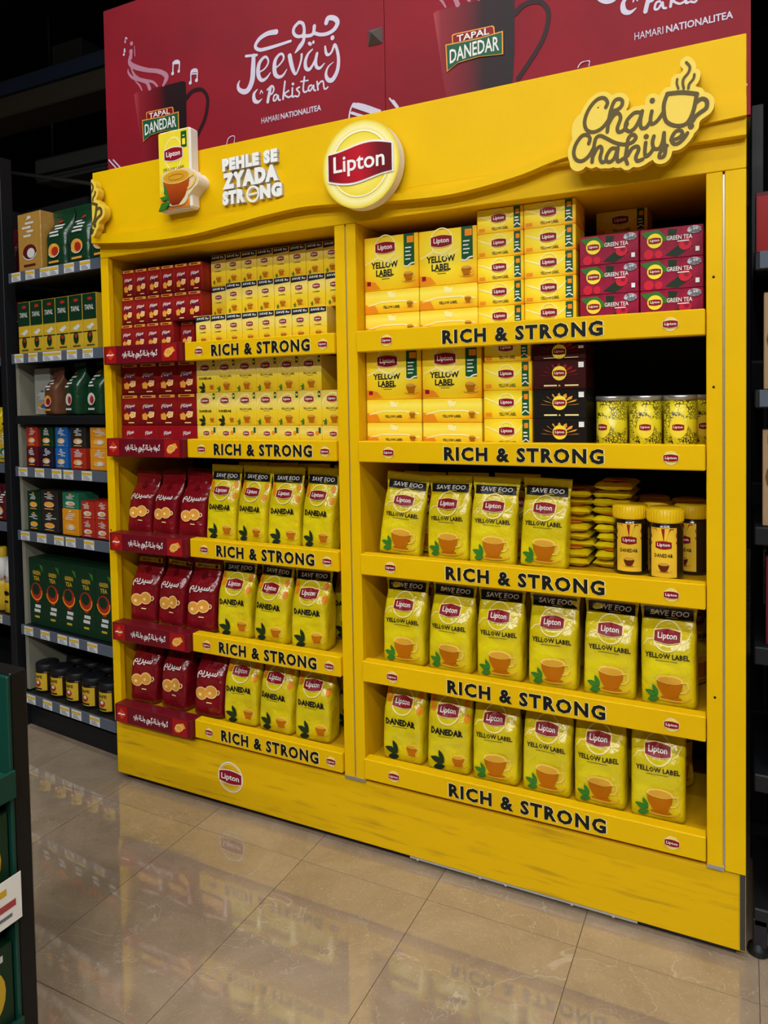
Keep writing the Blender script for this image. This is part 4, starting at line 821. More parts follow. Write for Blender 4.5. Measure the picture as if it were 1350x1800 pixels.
mx = nt.nodes.new('ShaderNodeMix'); mx.data_type = 'RGBA'; mx.inputs[6].default_value = S(222, 202, 30); mx.inputs[7].default_value = S(40, 40, 20); nt.links.new(m3.outputs[0], mx.inputs[0]); nt.links.new(mx.outputs[2], b.inputs['Base Color'])
b.inputs['Roughness'].default_value = .3
def cyl(r, zc=0):
    def f(x, z, o):
        a = x / r; return ((r + o) * math.sin(a), -(r + o) * math.cos(a), z)
    return f
TR, TH = .0372, .128
tin_parts = [('body', MB().lathe([(TR - .001, 0), (TR, .002), (TR, TH - .012)], TINM, 36).mesh('body')), ('lid', MB().lathe([(TR + .0012, TH - .012), (TR + .0015, TH - .002), (TR, TH), (TR - .003, TH), (TR - .004, TH - .004), (.001, TH - .004)], STEEL, 36).mesh('lid')), ('bottom_rim', MB().lathe([(TR + .001, .0), (TR + .001, .004)], STEEL, 36).mesh('bottom_rim'))]
tl = [('badge', YPR, ell(-.006, .052, .02, .026, 24), 0), ('badge', BADGE, badge_shape(-.006, .052, .026, .015), 1), ('badge_lettering', WHITE, txt('Lipton', -.006, .052, wd=.02, ht=.0075, bold=.02, res=1), 2), ('diamond_line', DLEAF, ribbon([(-.006, .012), (-.03, .052), (-.006, .095), (.018, .052), (-.006, .012)], .0012), 0)]
tin_parts += lay(tl, cyl(TR), .0004)
for i, x in enumerate((1.6345, 1.7135, 1.7925)): place(tin_parts, 'tea_tin', 'patterned yellow tea tin with silver lid, ' + ['beside the black cartons', 'middle one of the row', 'third from the black cartons'][i], 'tin', 'row of tins', (x, .092, z), (0, 0, (-.35, .25, .1)[i]))
place(tin_parts, 'tea_tin', 'patterned yellow tea tin with silver lid half hidden by the right post', 'tin', 'row of tins', (1.820, .175, z), (0, 0, .8))
for i, x in enumerate((1.63, 1.71)): place(tin_parts, 'tea_tin', 'patterned yellow tea tin standing behind the front row of tins', 'tin', 'tins in the second row', (x, .18, z), (0, 0, .5 * i))

# pouches
def pset(w, h, d, layers, m, seeds=(1, 2, 3), **k): return [Pouch(w, h, d, s, **k).parts(m, layers) for s in seeds]
YLB = pset(.128, .228, .055, yl_layers(.128, .228), PYEL); YL = pset(.131, .25, .08, yl_layers(.131, .25), PYEL, (4, 5, 6, 7), amp=.0062)
DAN = pset(.129, .25, .078, dan_layers(.129, .25), PYEL, (8, 9, 10), amp=.006); DANL = pset(.116, .24, .058, dan_layers(.116, .24), PYEL, (11, 12, 13))
RDL = pset(.107, .212, .07, redp_layers(.107, .212, False), PRED, (14, 15, 16)); RDB = pset(.118, .236, .078, redp_layers(.118, .236), PRED, (17, 18, 19), amp=.006)
z = SURF[2]
names3 = ['leaning beside the centre post', 'second from the centre post', 'third from the centre post, standing forward', 'beside the pile of flat pouches']
for i, (x, y, ry, rx) in enumerate(((1.058, .075, .09, -.10), (1.205, .085, -.02, -.08), (1.333, .065, .02, -.13), (1.464, .088, .02, -.10))):
    place(YLB[i % 3], 'tea_pouch', 'small yellow tea pouch with black top band, ' + names3[i], 'pouch', 'small yellow pouches above the jars shelf edge', (x, y, z), (rx, ry, (.1, -.05, .05, -.05)[i]))
for i, x in enumerate((1.09, 1.225, 1.36)):
    place(YLB[(i + 1) % 3], 'tea_pouch', 'small yellow tea pouch standing behind the front pouches on the jar shelf', 'pouch', 'small yellow pouches in the second row', (x, .16 + .012 * i % .03, z), (-.06, .02 * (-1) ** i, .1 * (-1) ** i))
# flat pouches in two piles
rnd = random.Random(4)
def flat_pouch(seed):
    w, l, t = .096, .15, .021; vs = []; fs = []; nx, ny = 14, 18
    for sd in (1, -1):
        for j in range(ny + 1):
            for i in range(nx + 1):
                u, v = -1 + 2 * i / nx, -1 + 2 * j / ny
                k = ((1 - u ** 6) * (1 - v ** 10)) ** .45
                q = noise.noise(Vector((u * 2.2 + seed, v * 3, sd))) * .004 * k
                vs.append((u * w / 2, v * l / 2, t / 2 + sd * (t / 2 * k * .94 + q) + .001 * noise.noise(Vector((u * 4, v * 5, seed)))))
    K = (nx + 1) * (ny + 1)
    for sd in (0, 1):
        for j in range(ny):
            for i in range(nx):
                a = sd * K + j * (nx + 1) + i; q = (a, a + 1, a + nx + 2, a + nx + 1); fs.append(q if sd == 0 else q[::-1])
    me = MB().add(vs, fs, PYEL, True).mesh('body')
    top = lambda x, y, o: (x, y, t / 2 + t / 2 * max(0, (1 - (2 * x / w) ** 6) * (1 - (2 * y / l) ** 10)) ** .45 * .94 + .0035 + o)
    return [('body', me)] + lay([('print', ORANGE, ell(.0, -.045, .03, .018, 12), 0), ('badge', BADGE, badge_shape(0, .02, .04, .02), 0)], top, .0006)
FP = [flat_pouch(s) for s in (1, 2, 3)]
for c, (px, n) in enumerate(((1.527, 9), (1.63, 10))):
    for j in range(n):
        place(FP[(j + c) % 3], 'flat_tea_pouch', 'flat yellow pouch in the pile ' + ('beside the standing pouches' if c == 0 else 'behind the brown jars') + ', %s from the bottom' % ORD[j], 'pouch', 'flat pouches in two piles ' + 'ab'[c], (px + rnd.uniform(-.003, .003), .2 + rnd.uniform(-.02, .015), z + .003 + .0222 * j), (0, 0, rnd.uniform(-.1, .1)))
# jars
GLASS = mat('jar_brown', S(36, 22, 14), .12, spec=.6); CAPM = mat('jar_cap', S(240, 200, 24), .35, spec=.3)
JR, JH = .041, .172
ribs = MB()
for k in range(36):
    a = 2 * math.pi * k / 36; ribs.box(-.0009, .0009, JR - .0005, JR + .0012, JH - .030, JH - .004, CAPM)
    for i in range(8):
        q = len(ribs.v) - 8 + i; x, y, zz = ribs.v[q]; ribs.v[q] = (x * math.cos(a) - y * math.sin(a), x * math.sin(a) + y * math.cos(a), zz)
jl = [('label', mat('jar_label', S(240, 196, 50), .4), rect(-.031, .031, .010, .128, 14, 1), 0)]
for k in range(7):
    a0 = math.radians(8 + k * 26); a1 = math.radians(19 + k * 26)
    jl.append(('label', REDP, poly([(math.cos(a) * r, min(.128, .085 + math.sin(a) * r)) for a, r in ((a0, .008), (a0, min(.0305 / max(abs(math.cos(a0)), .01), .041 / max(abs(math.sin(a0)), .01))), (a1, min(.0305 / max(abs(math.cos(a1)), .01), .041 / max(abs(math.sin(a1)), .01))))]), 1))
jl += [('badge', BADGE, badge_shape(0, .087, .036, .019), 2), ('badge_lettering', WHITE, txt('Lipton', 0, .087, wd=.028, ht=.0105, bold=.02, res=1), 3), ('lettering', INK, txt('DANEDAR', 0, .062, wd=.042, ht=.009, bold=.03, res=1), 1)] + cup(0, .034, .03, 1, mat('jar_tea', S(96, 40, 18), .35))
jar_parts = [('body', MB().lathe([(JR - .006, 0), (JR - .002, .003), (JR, .012), (JR, JH - .052), (JR - .004, JH - .042), (JR - .009, JH - .034), (JR - .009, JH - .03)], GLASS, 36).mesh('body')), ('cap', MB().lathe([(JR - .001, JH - .034), (JR, JH - .032), (JR, JH - .003), (JR - .004, JH), (.001, JH)], CAPM, 36).mesh('cap')), ('cap_ribs', ribs.mesh('cap_ribs'))] + lay(jl, cyl(JR), .0004)
for i, (x, y, rz) in enumerate(((1.673, .12, .05), (1.758, .088, .0), (1.836 + .012, .115, -.5))):
    place(jar_parts, 'tea_jar', 'brown jar with yellow cap and sunburst label, ' + ['beside the pile of flat pouches', 'standing at the shelf strip', 'half hidden by the right post'][i], 'jar', 'jars in the front row', (min(x, 1.815 + .0), y, z) if i < 2 else (1.814, .175, z), (0, 0, rz))
for i, (x, y) in enumerate(((1.725, .20), (1.80, .265), (1.71, .29))): place(jar_parts, 'tea_jar', 'brown jar with yellow cap standing in the shade behind the front jars', 'jar', 'jars in the second row', (x, y, z), (0, 0, .3 * i))
# shelves four and five
ordn = ['beside the centre post', 'second from the centre post', 'third from the centre post', 'fourth from the centre post', 'fifth from the centre post', 'sixth from the centre post', 'against the right post']
z = SURF[3]
for i in range(7):
    x = 1.0715 + .1395 * i if i < 6 else 1.79
    place(YL[i % 4], 'tea_pouch', 'yellow tea pouch with cup picture under the jar shelf, ' + ordn[i], 'pouch', 'yellow pouches on the fourth shelf', (x, .079 if i < 6 else .225, z), (-.05, (.0, .01, -.01, .0, .015, -.02, .06)[i], (.05, -.03, .02, 0, .04, -.03, 1.05)[i]))
for i in range(5): place(YL[(i + 2) % 4], 'tea_pouch', 'yellow tea pouch standing behind the front row under the jar shelf', 'pouch', 'yellow pouches in the second row of the fourth shelf', (1.06 + .138 * i, .24, z), (-.04, .015 * (-1) ** i, 0))
z = SURF[4]
for i in range(7):
    x = 1.066 + .1352 * i if i < 6 else 1.75
    place((DAN[i % 3] if i < 2 else YL[(i + 1) % 4]), 'tea_pouch', ('yellow tea pouch with dark leaf print' if i < 2 else 'yellow tea pouch with cup picture') + ' on the lowest shelf, ' + ordn[i], 'pouch', 'pouches on the lowest shelf', (x, .077 if i < 6 else .225, z), (-.05, (.0, .01, -.02, .02, -.02, .0, .03)[i] * .7, (-.03, .05, 0, .03, -.02, .04, .9)[i]))
for i in range(5): place(YL[(i + 3) % 4], 'tea_pouch', 'yellow tea pouch standing behind the front row on the lowest shelf', 'pouch', 'pouches in the second row of the lowest shelf', (1.06 + .136 * i, .235, z), (-.04, .015 * (-1) ** i, 0))

# ------------------------------------------------------------------ stock in the left bay
z = SURF[0]; MY = k_mini_yellow(); RC = k_red(.057, .0915); tiers = ['lowest', 'middle', 'upper']
for j in range(3):
    for i in range(6):
        if j == 0 and i == 5: continue
        y = (.045, .052, .058)[j] + (.03 if (j == 0 and i >= 4) else 0)
        place(RC, 'red_tea_carton', 'small red tea carton, %s tier of the top shelf, %s from the left post' % (tiers[j], ORD[i]), 'carton', 'small red cartons ' + tiers[j], (.0655 + .0577 * i + (.004 if j == 0 and i == 4 else 0), y, z + .0925 * j))
for j, (x0, y, n) in enumerate(((.4025, .032, 8), (.502, .062, 7), (.4145, .098, 8))):
    for i in range(n):
        if x0 + .0604 * i > .873: continue
        place(MY, 'yellow_tea_carton', 'small yellow tea carton, %s tier of the top shelf, %s from the red cartons' % (tiers[j], ORD[i]), 'carton', 'small yellow cartons ' + tiers[j], (x0 + .0604 * i, y, z + .1 * j))
for i in range(2): place(MY, 'yellow_tea_carton', 'small yellow tea carton set back behind the middle tier of the top shelf', 'carton', 'small yellow cartons set back', (.4145 + .085 * i, .098 + .102 * i, z + .1))
z = SURF[1]; R2 = k_red(.081, .1035); R2L = k_red_lying(.081); M1, M2 = k_mid_yellow(), k_mid_yellow(danedar=True); ML = k_lying_yellow()
for i in range(4):
    x = .0655 + .0822 * i
    place(R2L, 'red_tea_carton', 'plain red tea carton lying under standing ones, %s from the left post' % ORD[i], 'carton', 'lying red cartons', (x, .047, z))
    for j in range(2): place(R2, 'red_tea_carton', 'red tea carton, %s tier of the second shelf, %s from the left post' % (('lower', 'upper')[j], ORD[i]), 'carton', 'red cartons second shelf ' + 'ab'[j], (x, .048 + .004 * j, z + .0555 + .104 * j))
for i in range(7):
    x = .3945 + .0778 * i
    place(ML, 'yellow_tea_carton', 'yellow tea carton lying under standing ones on the second shelf, %s from the red cartons' % ORD[i], 'carton', 'lying yellow cartons', (x, .046, z))
    for j in range(2):
        if i == 6 and j == 1:
            place(M1, 'yellow_tea_carton', 'yellow tea carton set back in the shade by the centre post', 'carton', None, (x, .2, z + .0605 + .1038)); place(M1, 'yellow_tea_carton', 'yellow tea carton under the one set back by the centre post', 'carton', None, (x, .2, z + .0565)); continue
        dk = (i == 0) or (i == 1 and j == 0)
        place(M2 if dk else M1, 'yellow_tea_carton', ('yellow tea carton with dark leaf print' if dk else 'yellow tea carton with cup picture') + ', %s tier, second shelf, %s from the red cartons' % (('lower', 'upper')[j], ORD[i]), 'carton', 'yellow cartons second shelf ' + ('a', 'b')[j] + ('c' if dk else ''), (x, .046 + .003 * j, z + .0565 + .1038 * j))
def row(z, kinds, xs, y, name, what, where, grp, tilt, rx=-.06):
    for i, x in enumerate(xs):
        place(kinds[i % len(kinds)], name, what + ', ' + where[i], 'pouch', grp, (x, y, z), (rx, tilt[i], .06 * (-1) ** i))
posn = ['beside the left post', 'in the middle of the red ones', 'beside the yellow pouches']
ypos = ['beside the red pouches', 'second from the red pouches', 'third from the red pouches', 'fourth from the red pouches', 'half hidden by the centre post']
row(SURF[2], RDL, (.088, .200, .314), .075, 'red_tea_pouch', 'small dark red tea pouch on the third shelf', posn, 'red pouches third shelf', (.06, .05, .06), -.1)
row(SURF[2], DANL, (.436, .556, .676, .796), .070, 'tea_pouch', 'yellow tea pouch with dark leaf on the third shelf', ypos, 'yellow pouches third shelf', (.02, .02, .0, .02), -.08)
place(DANL[1], 'tea_pouch', 'yellow leaf-print tea pouch half hidden by the centre post, third shelf', 'pouch', 'yellow pouches third shelf', (.838, .175, SURF[2]), (-.05, 0, 0))
for i in range(3): place(RDL[i], 'red_tea_pouch', 'small dark red tea pouch behind the front ones on the third shelf', 'pouch', 'red pouches third shelf, second row', (.11 + .112 * i, .19, SURF[2]), (-.05, .03, 0))
for i in range(3): place(DANL[i], 'tea_pouch', 'yellow tea pouch behind the front ones on the third shelf', 'pouch', 'yellow pouches third shelf, second row', (.462 + .12 * i, .19, SURF[2]), (-.05, -.02, 0))
row(SURF[3], RDB, (.097, .221, .345), .076, 'red_tea_pouch', 'red tea pouch with gold band, fourth shelf', posn, 'red pouches fourth shelf', (.03, .03, .02), -.08)
row(SURF[3], DAN, (.482, .620, .760), .076, 'tea_pouch', 'yellow tea pouch with dark leaf on the fourth shelf', ypos, 'yellow pouches fourth shelf', (.0, .03, .0), -.06)
place(DAN[2], 'tea_pouch', 'yellow tea pouch with dark leaf on the fourth shelf, half hidden by the centre post', 'pouch', 'yellow pouches fourth shelf', (.833, .2, SURF[3]), (-.05, 0, 0))
row(SURF[4], RDB, (.086, .222, .366), .078, 'red_tea_pouch', 'red tea pouch with gold band, lowest shelf', posn, 'red pouches lowest shelf', (.02, .01, .03), -.08)
row(SURF[4], DAN, (.497, .631, .765), .078, 'tea_pouch', 'yellow tea pouch with dark leaf, lowest shelf', ypos, 'yellow pouches lowest shelf', (.01, .02, .01), -.06)
place(DAN[1], 'tea_pouch', 'yellow leaf-print tea pouch half hidden by the centre post, lowest shelf', 'pouch', 'yellow pouches lowest shelf', (.833, .2, SURF[4]), (-.05, 0, 0))
for k in (3, 4):
    for i in range(3): place(RDB[i], 'red_tea_pouch', 'red tea pouch standing behind the front row on the %s shelf' % ('fourth', 'lowest')[k - 3], 'pouch', 'red pouches second row %d' % k, (.09 + .121 * i, .21, SURF[k]), (-.05, .02, 0))
    for i in range(2): place(DAN[i], 'tea_pouch', 'yellow leaf-print tea pouch behind the front row of the %s shelf' % ('fourth', 'lowest')[k - 3], 'pouch', 'yellow pouches second row %d' % k, (.465 + .137 * i, .25, SURF[k]), (-.05, -.02, 0))
# ------------------------------------------------------------------ black rack on the left, turned a little
GA = math.radians(5.5)
def G(s, n, z): return (-s * math.cos(GA) + n * math.sin(GA), .06 + s * math.sin(GA) + n * math.cos(GA), z)
GROT = (0, 0, -GA)
TAGW = mat('price_tag_white', S(206, 208, 212), .6); TAGY = mat('price_tag_yellow', S(206, 168, 40), .6); TAGL = mat('price_tag_print', S(110, 112, 120), .6); RAIL = mat('price_rail', S(84, 92, 104), .35)
tag_me = MB(); tag_me.box(-.028, .028, -.0015, 0, 0, .033, TAGW); tag_me.box(-.026, .026, -.0022, -.0014, .019, .0285, TAGY)
for k in range(3): tag_me.box(-.019, .019 - .006 * k, -.0021, -.0014, .0035 + .005 * k, .0055 + .005 * k, TAGL)
tag_me = tag_me.mesh('price_tag')
rk = thing('store_rack', 'black store rack stocked with coffee and tea, beside the display', 'shelving', (0, .06, 0), GROT)
# in the rack's own frame x runs from the display to the left (negative), y goes inward
SL, SR = -.665, -.03
MB().box(SL, SR - .03, .36, .38, .0, 1.95, mat('rack_back', S(16, 16, 18), .8)).build('back_panel', rk)
MB().box(SL, SR - .03, .05, .36, 0, .075, BLACK).build('kick_plate', rk)
MB().cbox(SL - .035, SL + .005, .0, .05, 0, 2.25, BLACK, .002).build('upright', rk)
MB().cbox(-.632, -.612, .02, .3, .16, 1.46, mat('rack_side_pale', S(128, 126, 110), .7), .001).build('side_plate', rk, label='pale side plate')
levels = [(1.793, True, 6), (1.484, True, 6), (1.250, False, 0), (1.049, True, 5), (.801, True, 5), (.429, True, 5), (.160, True, 5)]
for zt, rail, nt_ in levels:
    s = MB().cbox(-.612, SR - .03, .0, .36, zt - .036, zt - .004, BLACK, .002).build('shelf', rk)
    if rail:
        MB().cbox(-.612, SR - .03, -.008, -.0005, zt - .038, zt, RAIL, .001).build('price_rail', s)
        for i in range(nt_):
            new_obj('price_tag', tag_me, s, (-.56 + (.47 / nt_) * i + .012 * ((i * 7) % 3), -.0085, zt - .035))
# stock of the rack: (x in rack frame = -s)
SCR = mat('pack_scribble', S(206, 206, 200), .5); TEAL = mat('pack_teal', S(40, 110, 80), .4); BLUE = mat('pack_blue', S(30, 92, 160), .4); ORG = mat('pack_orange', S(216, 140, 24), .4); RDK = mat('pack_red', S(170, 44, 30), .4); DGR = mat('pack_dark_green', S(20, 50, 30), .4); YPK = mat('pack_yellow', S(200, 164, 40), .4); MRN = mat('pack_maroon', S(90, 22, 30), .4); NVY = mat('pack_navy', S(34, 30, 46), .4); CHC = mat('pack_charcoal', S(44, 38, 36), .4); TANP = mat('pack_tan', S(160, 130, 96), .5); PURP = mat('pack_purple', S(60, 36, 80), .4)
def art(w, h, a, b, seed, part='print'):
    r = random.Random(seed); L = []
    for k in range(4):
        x = r.uniform(-.12, .12) * w; L.append((part, SCR, rect(x - w * r.uniform(.12, .28), x + w * r.uniform(.12, .28), h * (.6 + .07 * k), h * (.6 + .07 * k) + h * .035, 3, 1), 0))
    L += [(part, a, ell(0, h * .34, w * .30, h * .13, 14), 0), (part, b, ell(w * .06, h * .32, w * .17, h * .085, 12), 1), (part, SCR, ring(0, h * .34, w * .31, h * .14, w * .03, 16, 200, 350), 1), (part, a, rect(-w * .28, w * .24, h * .10, h * .14, 3, 1), 0), (part, b, poly([(-w * .1, h * .88), (w * .12, h * .9), (w * .05, h * .95), (-w * .05, h * .94)]), 1)]
    return L
def gbox(w, h, d, m, a, b, seed): return carton(w, h, d, m, art(w, h, a, b, seed))
def gpouch(w, h, d, m, a, b, seed): return Pouch(w, h, d, seed).parts(m, art(w * .9, h * .86, a, b, seed))
def gput(parts, s, n, z, name, label, cat, group=None, rz=0, rx=0): return place(parts, name, label, cat, group, G(s, n, z), (rx, 0, -GA + rz))
# row 1
gput(carton(.145, .225, .13, PGLD, art(.145, .225, MRN, SCR, 31)), .512, .02, 1.792, 'coffee_pouch', 'tall golden pouch on the top shelf of the black rack', 'pouch')
for i, s in enumerate((.365, .23, .1)): gput(gpouch(.13, .225, .09, PGRN, GOLD, RDK, 33 + i), s, .07, 1.792, 'coffee_pouch', 'dark green pouch on the top shelf of the black rack, ' + ['beside the golden pouch', 'second from the golden pouch', 'against the yellow display'][i], 'pouch', 'dark green pouches on the rack')
# row 2: two-tone cartons
TWO = carton(.076, .2, .1, YPK, [('top_print', DGR, rect(-.0375, .0375, .108, .1985), 0)] + [('top_print', SCR, txt('TAPAL', 0, .15, wd=.05, ht=.018, bold=.02, shear=.2, res=1), 1), ('top_print', RDK, ell(.005, .18, .014, .006, 10), 1), ('print', DGR, rect(-.037, .037, .062, .066), 0), ('print', SCR, poly([(-.02, .08), (.015, .095), (.025, .085), (0, .07)]), 0), ('print', DGR, ell(0, .045, .015, .022, 12), 1), ('print', RDK, ell(.002, .052, .007, .008, 8), 2), ('print', BROWN, rect(-.02, .024, .012, .018), 0)])
for i in range(6): gput(TWO, .565 - .0795 * i, .02, 1.483, 'tea_carton', 'green and yellow carton on the second rack shelf, %s from the rack upright' % ORD[i], 'carton', 'two-tone cartons on the rack')
# row 3
gput(carton(.1, .18, .08, mat('bag_white', S(150, 150, 140), .6), art(.1, .1, ORG, BLUE, 5)), .54, .07, 1.249, 'coffee_bag', 'white topped coffee bag beside the pale rack side', 'pouch')
gput(gpouch(.105, .18, .08, PBRN, GOLD, PINK, 42), .418, .06, 1.249, 'coffee_pouch', 'brown and pink coffee pouch on the rack', 'pouch', rz=-.2)
for i, s in enumerate((.285, .155)): gput(gpouch(.115, .195, .085, PGRN, SCR, RDK, 43 + i), s, .06, 1.249, 'coffee_pouch', 'dark green coffee pouch with white window print, ' + ['beside the brown pouch', 'beside the yellow display'][i], 'pouch', None, rz=-.25)
# row 4: pairs of cartons stacked
for i, (s, w, lo_, hi_, nm) in enumerate(((.545, .07, MRN, RDK, 'red'), (.452, .076, NVY, DGR, 'green over navy'), (.36, .072, BLUE, BLUE, 'blue'), (.26, .086, RDK, CHC, 'charcoal over orange red'), (.14, .1, ORG, ORG, 'orange'))):
    hh = .077
    gput(gbox(w, hh, .09, lo_, GOLD, SCR, 50 + i), s, .02, 1.048, 'coffee_carton', 'lower coffee carton of the ' + nm + ' pair on the black rack', 'carton', None)
    gput(gbox(w, hh, .09, hi_, GOLD, SCR, 60 + i), s, .022, 1.048 + hh + .0005, 'coffee_carton', 'upper coffee carton of the ' + nm + ' pair on the black rack', 'carton', None)
# row 5
for i, (s, w, m, hh, nst, nm) in enumerate(((.545, .08, DGR, .076, 2, 'dark green'), (.445, .105, CHC, .08, 2, 'charcoal'), (.318, .095, ORG, .098, 1, 'orange'), (.215, .075, RDK, .066, 2, 'red'), (.135, .075, RDK, .068, 2, 'red and white'))):
    for j in range(nst): gput(gbox(w, hh, .09, m, SCR if m is RDK else GOLD, GOLD if m is not ORG else SCR, 70 + i + 3 * j), s, .02, .8 + (hh + .0005) * j, 'coffee_carton', ('lower ' if j == 0 else 'upper ') + nm + ' carton on the fifth shelf of the black rack', 'carton', None)
gput(gbox(.095, .06, .09, TEAL, SCR, GOLD, 81), .318, .022, .8985, 'coffee_carton', 'teal and white carton on top of the orange carton', 'carton')
# row 6: five tall dark green packs
GP = [carton(.099, .262, .09, DGR, [('print', YPK, txt('GREEN', 0, .205, wd=.05, ht=.016, bold=.02, res=1), 0), ('print', YPK, txt('TEA', 0, .183, wd=.04, ht=.016, bold=.02, res=1), 0), ('print', RDK, ell(-.002, .132, .036, .034, 18), 0), ('print', ORANGE, ring(-.002, .132, .038, .036, .006, 20, 180, 370), 1), ('print', DGR, ell(-.004, .14, .024, .022, 14), 2), ('print', SCR, rect(-.02, .018, .05, .062), 0), ('print', SCR, rect(-.014, .022, .068, .08), 0), ('print', RDK, ell(.0, .094, .012, .006, 10), 0), ('print', YPK, rect(-.018, .012, .028, .036), 0), ('print', LEAF, poly([(.02, .24), (.04, .235), (.044, .21), (.03, .225)]), 0)])]
for i in range(5): gput(GP[0], .55 - .1015 * i, .025, .428, 'green_tea_pack', 'tall dark green tea pack on the rack, %s from the pale side plate' % ORD[i], 'carton', 'green tea packs on the rack')
# row 7: jars with black lids
r0 = .043
gj = [('body', MB().lathe([(r0 - .004, 0), (r0, .004), (r0, .078), (r0 - .006, .086)], mat('jar_dark', S(40, 26, 16), .15), 28).mesh('body')), ('lid', MB().lathe([(r0 - .001, .084), (r0, .086), (r0, .107), (r0 - .004, .11), (.001, .11)], BLACK, 28).mesh('lid'))]
gj += lay([('label', YPK, rect(-.04, .04, .008, .076, 14, 1), 0), ('label', INK, txt('CAFE', 0, .062, wd=.045, ht=.012, bold=.03, res=1), 1), ('label', RDK, ell(0, .036, .016, .014, 14), 1), ('label', SCR, ell(.002, .04, .008, .007, 10), 2), ('label', INK, rect(-.02, .02, .012, .018, 4, 1), 1)], cyl(r0), .0005)
for i in range(5): gput(gj, .562 - .0975 * i, .065, .159, 'coffee_jar', 'coffee jar with yellow label in the front row, %s from the pale side plate' % ORD[i], 'jar', 'coffee jars on the lowest rack shelf')
for i in range(4): gput(gj, .51 - .0975 * i, .165, .159, 'coffee_jar', 'coffee jar with black lid behind the front row of jars', 'jar', 'coffee jars in the second row')
# the next rack further left
rk2 = thing('store_rack', 'second black store rack further along the aisle with bottles and snacks', 'shelving', (0, .06, 0), GROT)
MB().box(-1.75, -.702, .42, .44, 0, 2.2, MATS['rack_back']).build('back_panel', rk2)
MB().box(-1.75, -.702, .1, .42, 0, .08, BLACK).build('kick_plate', rk2)
for zt in (1.795, 1.486, 1.05, .81, .42, .16):
    s = MB().cbox(-1.75, -.702, .055, .42, zt - .036, zt - .004, BLACK, .002).build('shelf', rk2)
    MB().cbox(-1.75, -.702, .046, .0545, zt - .038, zt, RAIL, .001).build('price_rail', s)
    for i in range(3): new_obj('price_tag', tag_me, s, (-.74 - .12 * i, .0455, zt - .035))
for i in range(3):
    gput(gpouch(.125, .21, .09, PMAR, SCR, GOLD, 90 + i), .77 + .13 * i, .12, 1.793, 'snack_pouch', 'maroon foil pouch on the top shelf of the further rack', 'pouch', 'maroon pouches on the further rack')
    gput(gpouch(.125, .23, .09, PMAR, MRN, SCR, 95 + i), .77 + .13 * i, .12, 1.484, 'snack_pouch', 'dark maroon pouch on the second shelf of the further rack', 'pouch', 'maroon pouches below the top shelf')
    gput(carton(.1, .13, .09, YPK, art(.1, .13, TEAL, SCR, 100 + i)), .765 + .105 * i, .1, 1.048, 'snack_box', 'yellow and teal carton on the further rack', 'carton', 'yellow cartons on the further rack')
    gput(gpouch(.09, .1, .05, PYEL, MRN, SCR, 105 + i), .765 + .105 * i, .14, 1.1795, 'snack_pouch', 'small yellow pouch on top of the yellow cartons', 'pouch', 'small yellow pouches on the further rack')
    gput(gpouch(.085, .15, .07, PMAR, GOLD, SCR, 110 + i), .76 + .09 * i, .1, .808, 'snack_pouch', 'small maroon pouch above the bottles of the further rack', 'pouch', 'small maroon pouches on the further rack')
BOT = [('body', MB().lathe([(.032, 0), (.038, .005), (.037, .06), (.034, .1), (.037, .13)], YPK, 24).mesh('body')), ('sleeve', MB().lathe([(.0372, .13), (.037, .17), (.031, .205), (.02, .225)], mat('bottle_white', S(196, 196, 190), .35), 24).mesh('sleeve')), ('cap', MB().lathe([(.0195, .225), (.02, .228), (.019, .262), (.014, .268), (.001, .268)], YPK, 20).mesh('cap'))]
BOT += lay([('print', INK, ell(.0, .085, .018, .01, 12), 0), ('print', RDK, ell(-.004, .152, .01, .008, 10), 0), ('print', INK, rect(-.012, .012, .045, .055, 3, 1), 0)], lambda x, z, o: ((.0375 + o) * math.sin(x / .0375), -(.0385 + o) * math.cos(x / .0375), z), .0005)
for i in range(4): gput(BOT, .765 + .08 * i, .11, .418, 'drink_bottle', 'yellow and white bottle with yellow cap on the further rack', 'bottle', 'bottles on the further rack')

# ------------------------------------------------------------------ black rack on the right
rr = thing('store_rack', 'black store rack on feet to the other side of the yellow display', 'shelving', (1.945, .04, 0))
MB().box(.04, .9, .40, .42, .1, 2.0, MATS['rack_back']).build('back_panel', rr)
for x in (.002, .86):
    lg = MB().cbox(x, x + .03, .0, .03, .02, .085, BLACK, .002).build('leg', rr)
    MB().lathe([(.02, 0), (.024, .004), (.022, .016), (.014, .022), (.01, .03)], BLACK, 20, x + .012, .012).build('foot', lg)
MB().cbox(.0, .03, .385, .415, .0, 2.05, BLACK, .002).build('upright', rr); MB().cbox(.86, .89, .385, .415, .0, 2.05, BLACK, .002).build('upright', rr)
for k, (zt, rail) in enumerate(((1.60, 1), (1.296, 1), (.989, 0), (.718, 0), (.426, 0), (.114, 0))):
    s = MB().cbox(.004, .89, .0, .385, zt - .045, zt - .004, BLACK, .003).build('shelf', rr)
    if rail:
        MB().cbox(.014, .89, -.006, -.0005, zt - .042, zt - .004, RAIL, .001).build('price_rail', s)
        for i in range(3): new_obj('price_tag', tag_me, s, (.062 + .28 * i, -.0065, zt - .039))
def rput(parts, x, y, z, name, label, cat, group=None): return place(parts, name, label, cat, group, (1.945 + x, .04 + y, z))
